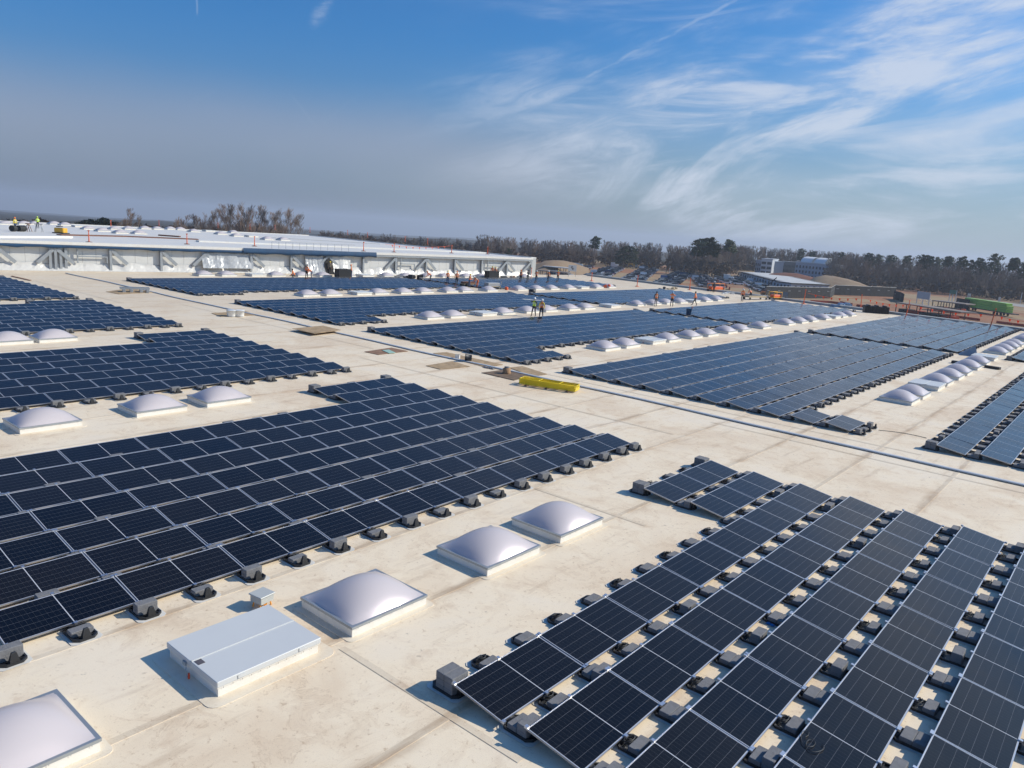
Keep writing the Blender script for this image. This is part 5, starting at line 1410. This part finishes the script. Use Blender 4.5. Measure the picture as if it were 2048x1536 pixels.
mound('straw_berm', [(1618, 562, 425), (1630, 554, 425), (1650, 551, 424), (1672, 553, 424), (1695, 558, 422), (1718, 565, 420), (1740, 574, 418), (1760, 582, 416), (1790, 592, 414)], 'long straw covered earth berm behind the dark fence', half=26)
mound('clay_mound', [(1520, 552, 440), (1545, 546, 440), (1570, 545, 440), (1595, 547, 438), (1620, 553, 436), (1640, 560, 434)], 'low dark clay mound behind the trailers', 'clay', half=18)

pmat('trailer_wall', (.45, .49, .53), .6, var=.2, vscale=.5); pmat('trailer_roof', (.62, .61, .58), .6, var=.3, vscale=.2); pmat('fascia', (.035, .035, .04), .7); pmat('window_dark', (.04, .055, .07), .15)
A0, A1 = at(1580, 583, GZ), at(1656, 586, GZ)
ux = (A1 - A0).normalized(); uy = Vector((-ux.y, ux.x, 0));
if uy.dot(Vector((A0.x, A0.y, 0))) < 0: uy = -uy
Lt = (A1 - A0).length
far_dir = (at(1500, 560, GZ) - A0).normalized()
nt = 8
for i in range(nt):
    o = A0 + far_dir * (i * 10.6 / far_dir.dot(uy))
    t = thing('site_trailer', f'white roofed site office trailer, {ordinal(i + 1)} from the front of its row', 'trailer', o, math.atan2(ux.y, ux.x), 'row of site office trailers')
    L_ = Lt; Wt = 9.5
    m_ = MB(); m_.box(0, L_, 0, Wt, .5, 3.3); m_.build('wall', 'trailer_wall', t)
    m_ = MB(); m_.box(-.4, L_ + .4, -.4, Wt + .3, 3.31, 3.75); m_.build('fascia', 'fascia', t)
    m_ = MB(); m_.box(-.25, L_ + .25, -.25, Wt + .15, 3.753, 3.85); m_.build('roof', 'trailer_roof', t)
    m_ = MB(); m_.box(.1, L_ - .1, .1, Wt - .1, .0, .49); m_.build('skirting', 'fascia', t)
    for x in (2.2, 5.4, 9.1, 12.6, 16.):
        if x > L_ - 1.5: continue
        m_ = MB(); m_.box(x, x + 1.1, -.06, .0, 1.4, 2.6); m_.build('window', 'window_dark', t)
    for y in (1., 3.2, 5.4, 7.6):
        m_ = MB(); m_.box(-.07, -.0, y, y + .9, 1.4, 2.6); m_.build('window', 'window_dark', t)
    m_ = MB(); m_.box(7.2, 8.1, -.07, 0, .55, 2.7); m_.build('door', 'fascia', t)

rf = random.Random(12)
def fence(pts, h, label, mat='mesh_black', name='screen_fence', step=3.0, cap='lid_white', gap=.3):
    a0 = Vector(pts[0]); t = thing(name, label, 'fence', a0)
    for a, b in zip(pts, pts[1:]):
        a, b = Vector(a) - a0, Vector(b) - a0; L_ = (b - a).length; n_ = max(1, int(L_ / step)); d_ = (b - a) / n_; u_ = Vector((-d_.y, d_.x, 0)).normalized() * .03
        for i in range(n_):
            if mat == 'mesh_orange' and rf.random() < gap: continue
            p, q = a + d_ * i, a + d_ * (i + .985); m_ = MB(); dz = Vector((0, 0, h))
            m_.mesh_in([p + u_, q + u_, q - u_, p - u_, p + u_ + dz, q + u_ + dz, q - u_ + dz, p - u_ + dz], [(0, 1, 5, 4), (2, 3, 7, 6), (4, 5, 6, 7), (1, 2, 6, 5), (3, 0, 4, 7)]); m_.build('screen_panel', mat, t)
            if mat == 'mesh_black' and i % 2 == 0:
                pp = (p + q) / 2; e = d_.normalized() * .75; zz = Vector((0, 0, h * .62)); o_ = u_ * 1.4
                if (Vector(a0) + pp).dot(u_) > 0: o_ = -o_
                m_ = MB(); m_.mesh_in([pp - e + o_ + zz, pp + e + o_ + zz, pp + e + o_ + zz + Vector((0, 0, .28)), pp - e + o_ + zz + Vector((0, 0, .28))], [(0, 1, 2, 3), (3, 2, 1, 0)]); m_.build('printed_strip', 'print_grey', t)
        if cap:
            m_ = MB(); m_.tube([a + Vector((0, 0, h + .05)), b + Vector((0, 0, h + .05))], .06, 0, 5); m_.build('top_rail', cap, t)
pmat('mesh_black', (.013, .014, .017), .8); pmat('print_grey', (.35, .36, .38), .8); pmat('mesh_orange', (.45, .075, .04), .85)
fc = at(1659, 597, GZ)
fence([at(1530, 596, GZ), fc, at(1668, 590, GZ), at(1790, 594, GZ)], 4.2, 'long dark screened fence with printed panels and a corner')
fence([at(1786, 598, GZ), at(1798, 601, GZ), at(1806, 606, GZ)], 3.6, 'dark curved screen panel left of the white sign', name='curved_screen', cap=None)
fence([at(1383, 555, GZ), at(1402, 562, GZ), at(1425, 570, GZ), at(1436, 577, GZ)], 1.1, 'orange mesh fence down the car lot', 'mesh_orange', 'orange_fence', cap=None)
fence([at(1395, 553, GZ), at(1440, 566, GZ), at(1460, 580, GZ)], 1.1, 'second orange mesh fence beside the car lot', 'mesh_orange', 'orange_fence', cap=None)
for i, seg in enumerate([[(1560, 601), (1660, 606), (1740, 616)], [(1790, 628), (1880, 640), (2048, 662)], [(1680, 606), (1760, 622)], [(1860, 628), (1960, 642), (2060, 655)]]):
    fence([at(x, y, GZ) for x, y in seg], .75, f'orange mesh fence on the dirt, {ordinal(i + 1)} length beyond the roof edge', 'mesh_orange', 'orange_fence', 4, None)

# buildings at the edge of the wood
pmat('apt_pale', (.40, .45, .52), .8, var=.2, vscale=.1); pmat('apt_dark', (.17, .175, .185), .85, var=.3, vscale=.1); pmat('apt_white', (.55, .58, .62), .7); pmat('roof_white', (.85, .84, .80), .5)
def building(px0, px1, py_base, py_top, dist0, dist1, label, wall, rows, cols, depth=14, frame=None, name='apartment_block', winw=.45):
    a, b = gnd(px0, dist0), gnd(px1, dist1); zt = el_z((px0 + px1) / 2, py_top, (dist0 + dist1) / 2); d_ = b - a; L_ = math.hypot(d_.x, d_.y)
    t = thing(name, label, 'building', (a.x, a.y, GZ - 1), math.atan2(d_.y, d_.x)); H = zt - GZ + 1
    m_ = MB(); m_.box(0, L_, 0, depth, 0, H); m_.build('wall', wall, t)
    m_ = MB(); m_.box(-.3, L_ + .3, -.3, depth + .3, H + .003, H + .45); m_.build('parapet', frame or wall, t)
    fh = 3.1
    for r_ in range(rows):
        for c in range(cols):
            w_ = L_ / cols; x = c * w_ + w_ * (1 - winw) / 2; z = H - 1.0 - (r_ + 1) * fh + .6
            m_ = MB(); m_.box(x, x + w_ * winw, -.12, -.0, z, z + fh * .55); o = m_.build('window', 'window_dark', t)
            if frame:
                f_ = MB(); f_.box(x - .12, x + w_ * winw + .12, -.2, -.125, z - .25, z - .02); f_.build('sill', frame, o)
    return t, L_, H
building(1507, 1518, 543, 521, 556, 548, 'pale side wing left of the glazed tower', 'apt_pale', 4, 3, 16)
t, L_, H = building(1518, 1540, 544, 518, 548, 546, 'pale tower with large square window bays', 'apt_white', 4, 2, 14, 'apt_white', 'glazed_tower', .8)
building(1540, 1552, 543, 524, 560, 560, 'brown grey recessed wing beside the tower', 'apt_dark', 3, 2, 12)
building(1552, 1588, 545, 524, 565, 560, 'dark grey unfinished block with narrow windows', 'apt_dark', 2, 13, 16, None, 'unfinished_block', .35)
t, L_, H = building(1587, 1661, 549, 527, 545, 530, 'pale apartment block under two curved white roofs', 'apt_pale', 4, 11, 16, 'apt_white')
for x0, x1 in ((.10, .41), (.47, .77)):
    m_ = MB(); n = 8; V = []
    for i in range(n + 1):
        a_ = math.pi / 2 * i / n; y = 1 + 7 * (1 - math.cos(a_)); z = H + .46 + 3.6 * math.sin(a_)
        V += [(L_ * x0 + (1 - math.cos(a_)) * 0, y, z), (L_ * x1, y, z)]
    m_.mesh_in(V, [(2 * i, 2 * i + 1, 2 * i + 3, 2 * i + 2) for i in range(n)], 0, True)
    m_.mesh_in([(L_ * x0, 8, H + .46), (L_ * x1, 8, H + .46), (L_ * x1, 8, H + 4.06), (L_ * x0, 8, H + 4.06)], [(3, 2, 1, 0)])
    m_.build('curved_roof', 'roof_white', t)
for i, (a_, b_, pt_, c) in enumerate(((1672, 1700, 531, 'apt_dark'), (1712, 1728, 528, 'roof_white'), (1738, 1752, 533, 'apt_pale'), (1750, 1768, 530, 'roof_white'), (1772, 1782, 531, 'apt_white'), (1792, 1806, 534, 'roof_white'), (1836, 1844, 537, 'roof_white'), (1868, 1880, 538, 'roof_white'))):
    building(a_, b_, 548, pt_, 585, 585, f'pale house roof showing through the wood, {ordinal(i + 1)} from the left', c, 2, 3, 10, None, 'house', .4)

# white sign, signs, posts
def board_sign(px0, px1, py_top, py_bot, dist0, dist1, label, mat='trailer_wall', name='sign_board', legs=True, brace=True):
    a, b = pt(px0, py_bot, dist0), pt(px1, py_bot, dist1); zt = el_z((px0 + px1) / 2, py_top, (dist0 + dist1) / 2); zb = (a.z + b.z) / 2
    d_ = b - a; d_.z = 0; L_ = d_.length
    t = thing(name, label, 'sign', (a.x, a.y, GZ), math.atan2(d_.y, d_.x))
    m_ = MB(); m_.box(0, L_, -.08, .08, zb - GZ, zt - GZ); m_.build('board', mat, t)
    for x in (0.05, L_ / 2, L_ - .05):
        m_ = MB(); m_.box(x - .12, x + .12, .085, .3, 0, (zt - GZ) * (1 if x > 1 else .98)); m_.build('post', 'apt_white', t)
        if brace:
            m_ = MB(); m_.tube([(x, .3, (zb - GZ) * 1.3), (x, 3.4, 0.05)], .1, 0, 4); m_.build('brace', 'apt_white', t)
    return t
board_sign(1833, 1858, 583.5, 598, 345, 340, 'large pale blank sign board on white posts')
board_sign(1899, 1912, 580, 588, 395, 392, 'green road sign on a tall post', pmat('sign_green', (.02, .14, .10), .5), 'road_sign', brace=False)
board_sign(1935.5, 1941, 587, 590.5, 385, 385, 'small white sign above the left end of the green load', 'lid_white', 'small_sign', brace=False)
board_sign(1997, 2001, 594, 597.5, 380, 380, 'small white sign above the right end of the green load', 'lid_white', 'small_sign', brace=False)
# the white board with a dark printed mark at the corner of the raised hall
a = at(1063, 541, 0)
t = thing('corner_sign', 'white square sign with a dark round mark at the hall corner', 'sign', (-81.2, 112.4, 0), R(50))
m_ = MB(); m_.box(0, 1.5, -.03, .03, 1.0, 2.1); m_.build('board', 'lid_white', t)
m_ = MB()
for (cx, cz) in ((.65, 1.7), (.85, 1.4)):
    for q in range(7):
        a0_, a1_ = q * .8, (q + 1) * .8
        m_.mesh_in([(cx + .20 * math.cos(a0_), -.034, cz + .20 * math.sin(a0_)), (cx + .20 * math.cos(a1_), -.034, cz + .20 * math.sin(a1_)), (cx + .10 * math.cos(a1_), -.034, cz + .10 * math.sin(a1_)), (cx + .10 * math.cos(a0_), -.034, cz + .10 * math.sin(a0_))], [(0, 1, 2, 3), (3, 2, 1, 0)])
m_.build('mark', 'fascia', t)
m_ = MB(); m_.tube([(.1, .06, 0), (.1, .06, 2.1)], .04, 0, 5); m_.tube([(1.4, .06, 0), (1.4, .06, 2.1)], .04, 0, 5); m_.build('post', 'steel_grey', t)

# canopies on the dirt
pmat('canopy_top', (.24, .20, .17), .8, var=.4, vscale=.3)
def canopy(p0, p1, w, h, label, n=6, top='canopy_top'):
    a, b = at(*p0, GZ + h), at(*p1, GZ + h); d_ = b - a; L_ = math.hypot(d_.x, d_.y)
    t = thing('open_shelter', label, 'shelter', (a.x, a.y, GZ), math.atan2(d_.y, d_.x))
    m_ = MB(); m_.box(0, L_, 0, w, h, h + .35); m_.build('roof_deck', top, t)
    for i in range(n):
        for y in (.3, w - .3):
            m_ = MB(); m_.box(L_ * (i + .1) / n - .1, L_ * (i + .1) / n + .1, y - .1, y + .1, 0, h - .003); m_.build('post', 'fascia', t)
    for i in range(n - 1):
        m_ = MB(); m_.box(L_ * (i + .25) / n, L_ * (i + .8) / n, .8, w - .8, .0, h * .45); m_.build('stored_goods', 'mesh_orange' if i in (1, n - 2) else 'fascia', t)
canopy((1790, 606), (1922, 626), 6, 3.0, 'long low brown shelter roof on the dirt right of the fence')
canopy((1864, 602), (1932, 610), 6, 3.2, 'second shelter with dark stored goods behind the first')
canopy((1085, 533), (1142, 538), 5, 3.4, 'long white topped shelter beside the raised hall', 5, 'trailer_roof')
canopy((1070, 541), (1135, 547), 5, 3.0, 'dark shelter nearest the end of the raised hall', 5)
fence([at(1910, 616, GZ), at(1936, 621, GZ)], 4, 'dark screen at the right end of the second shelter', name='dark_screen', cap=None)
# truck trailer with lime green load
pmat('lime_load', (.36, .62, .10), .5, var=.4, vscale=.3, tint=(.20, .42, .06))
a, b = at(1922, 618, GZ), at(2010, 633, GZ); d_ = b - a; L_ = math.hypot(d_.x, d_.y)
t = thing('loaded_trailer', 'long trailer stacked with lime green bundles', 'trailer', a, math.atan2(d_.y, d_.x))
m_ = MB(); m_.box(0, L_ * 1.12, 0, 2.8, 1.0, 1.3); m_.build('deck', 'fascia', t)
for lay in range(4):
    for c in range(3):
        o = .8 if lay == 3 else 0
        m_ = MB(); m_.box(o + c * (L_ - 2 * o) / 3, o + (c + .985) * (L_ - 2 * o) / 3, .1 + .1 * (lay == 3), 2.7, 1.34 + lay * .82, 1.34 + lay * .82 + .74, bevel=.1); m_.build('green_bundle', 'lime_load', t)
for x in (.12, .18, .75, .82, .9):
    for y in (.1, 2.7): m_ = MB(); m_.tube([(L_ * x, y - .15, .5), (L_ * x, y + .15, .5)], .49, 0, 12); m_.build('wheel', 'tyre', t)
# box truck and vans by the mound
def box_truck(px, py, lab, L_=8., H=3.2, mat='lid_white'):
    p = at(px, py, GZ); t = thing('box_truck', lab, 'truck', p, math.atan2(ray(px + 50, py).y - ray(px, py).y, ray(px + 50, py).x - ray(px, py).x))
    m_ = MB(); m_.box(0, L_, 0, 2.4, .9, H, bevel=.05); m_.build('box', mat, t)
    m_ = MB(); m_.box(L_ + .05, L_ + 2.0, .1, 2.3, .5, 2.4, bevel=.2); m_.build('cab', 'lid_white', t)
    m_ = MB(); m_.box(0, L_ + 1.8, .3, 2.1, .55, .88); m_.build('chassis', 'fascia', t)
    for x in (1.2, L_ + .9):
        for y in (.2, 2.2): m_ = MB(); m_.tube([(x, y - .15, .48), (x, y + .15, .48)], .47, 0, 10); m_.build('wheel', 'tyre', t)
box_truck(1104, 533, 'white box truck in front of the straw mound', 8)
box_truck(1134, 535.5, 'pale grey box trailer right of the white truck', 6.5, 2.8, 'trailer_wall')
box_truck(1221, 536, 'small white truck at the back of the second lot', 2.4, 3.2)
box_truck(1246, 535, 'yellow brown truck at the back of the second lot', 7., 2.6, 'machine_yellow')
box_truck(1446, 562, 'large white van truck above the orange fence', 3.2, 3.4)
# telehandler near the roof edge
p = at(1533, 592, GZ)
t = thing('telehandler', 'dark lift machine with a raised boom before the trailers', 'machine', p, .6)
m_ = MB(); m_.box(-2.2, 2.2, -1, 1, .7, 1.7, bevel=.15); m_.build('body', 'machine_orange', t)
m_ = MB(); m_.box(-.6, .7, -.9, .1, 1.72, 2.7, bevel=.1); m_.build('cab', 'car_glass', t)
m_ = MB(); m_.tube([(-2, .5, 1.8), (3.0, .5, 7.2)], [.28, .18], 0, 6); m_.build('boom', 'fascia', t)
for x in (-1.5, 1.5):
    for y in (-1.05, 1.05): m_ = MB(); m_.tube([(x, y - .2, .6), (x, y + .2, .6)], .6, 0, 12); m_.build('wheel', 'tyre', t)
for i, (px, py, ph) in enumerate(((1332, 548, 525), (1339, 546, 532), (1352, 547, 532), (1367, 545, 530), (1415, 558, 532), (2040, 607, 585))):
    p = at(px, py, GZ); zt = el_z(px, ph, math.hypot(p.x, p.y)); m_ = MB(); m_.tube([(0, 0, 0), (0, 0, zt - GZ)], [.16, .1], 0, 6)
    m_.build('utility_pole', 'apt_white' if i % 2 else 'bark', loc=p, label=f'thin pole {ordinal(i + 1)} from the left against the wood', cat='pole')
# pale road through the trees at the right
m_ = MB(); Q = [at(1905, 600, GZ), at(1950, 601, GZ), at(2070, 618, GZ), at(2070, 612, GZ), at(1950, 597, GZ)]
m_.mesh_in([(q.x, q.y, GZ + .03) for q in Q], [tuple(range(5))]); pmat('road_pale', (.30, .29, .27), .9); m_.build('road', 'road_pale', kind='structure')

# ---------------------------------------------------------------- air
hz = MB(); hz.box(-23000, 23000, -23000, 23000, -620, 60)
hm = bpy.data.materials.new('haze'); hm.use_nodes = True; hm.node_tree.nodes.clear()
w = NT(hm.node_tree); o = w.node('ShaderNodeOutputMaterial'); v = w.node('ShaderNodeVolumePrincipled')
v.inputs['Color'].default_value = (.76, .84, .96, 1); v.inputs['Density'].default_value = .00022; v.inputs['Anisotropy'].default_value = .2
w.l.new(v.outputs[0], o.inputs['Volume']); MATS['haze'] = hm
hz.build('haze', 'haze', kind='stuff')
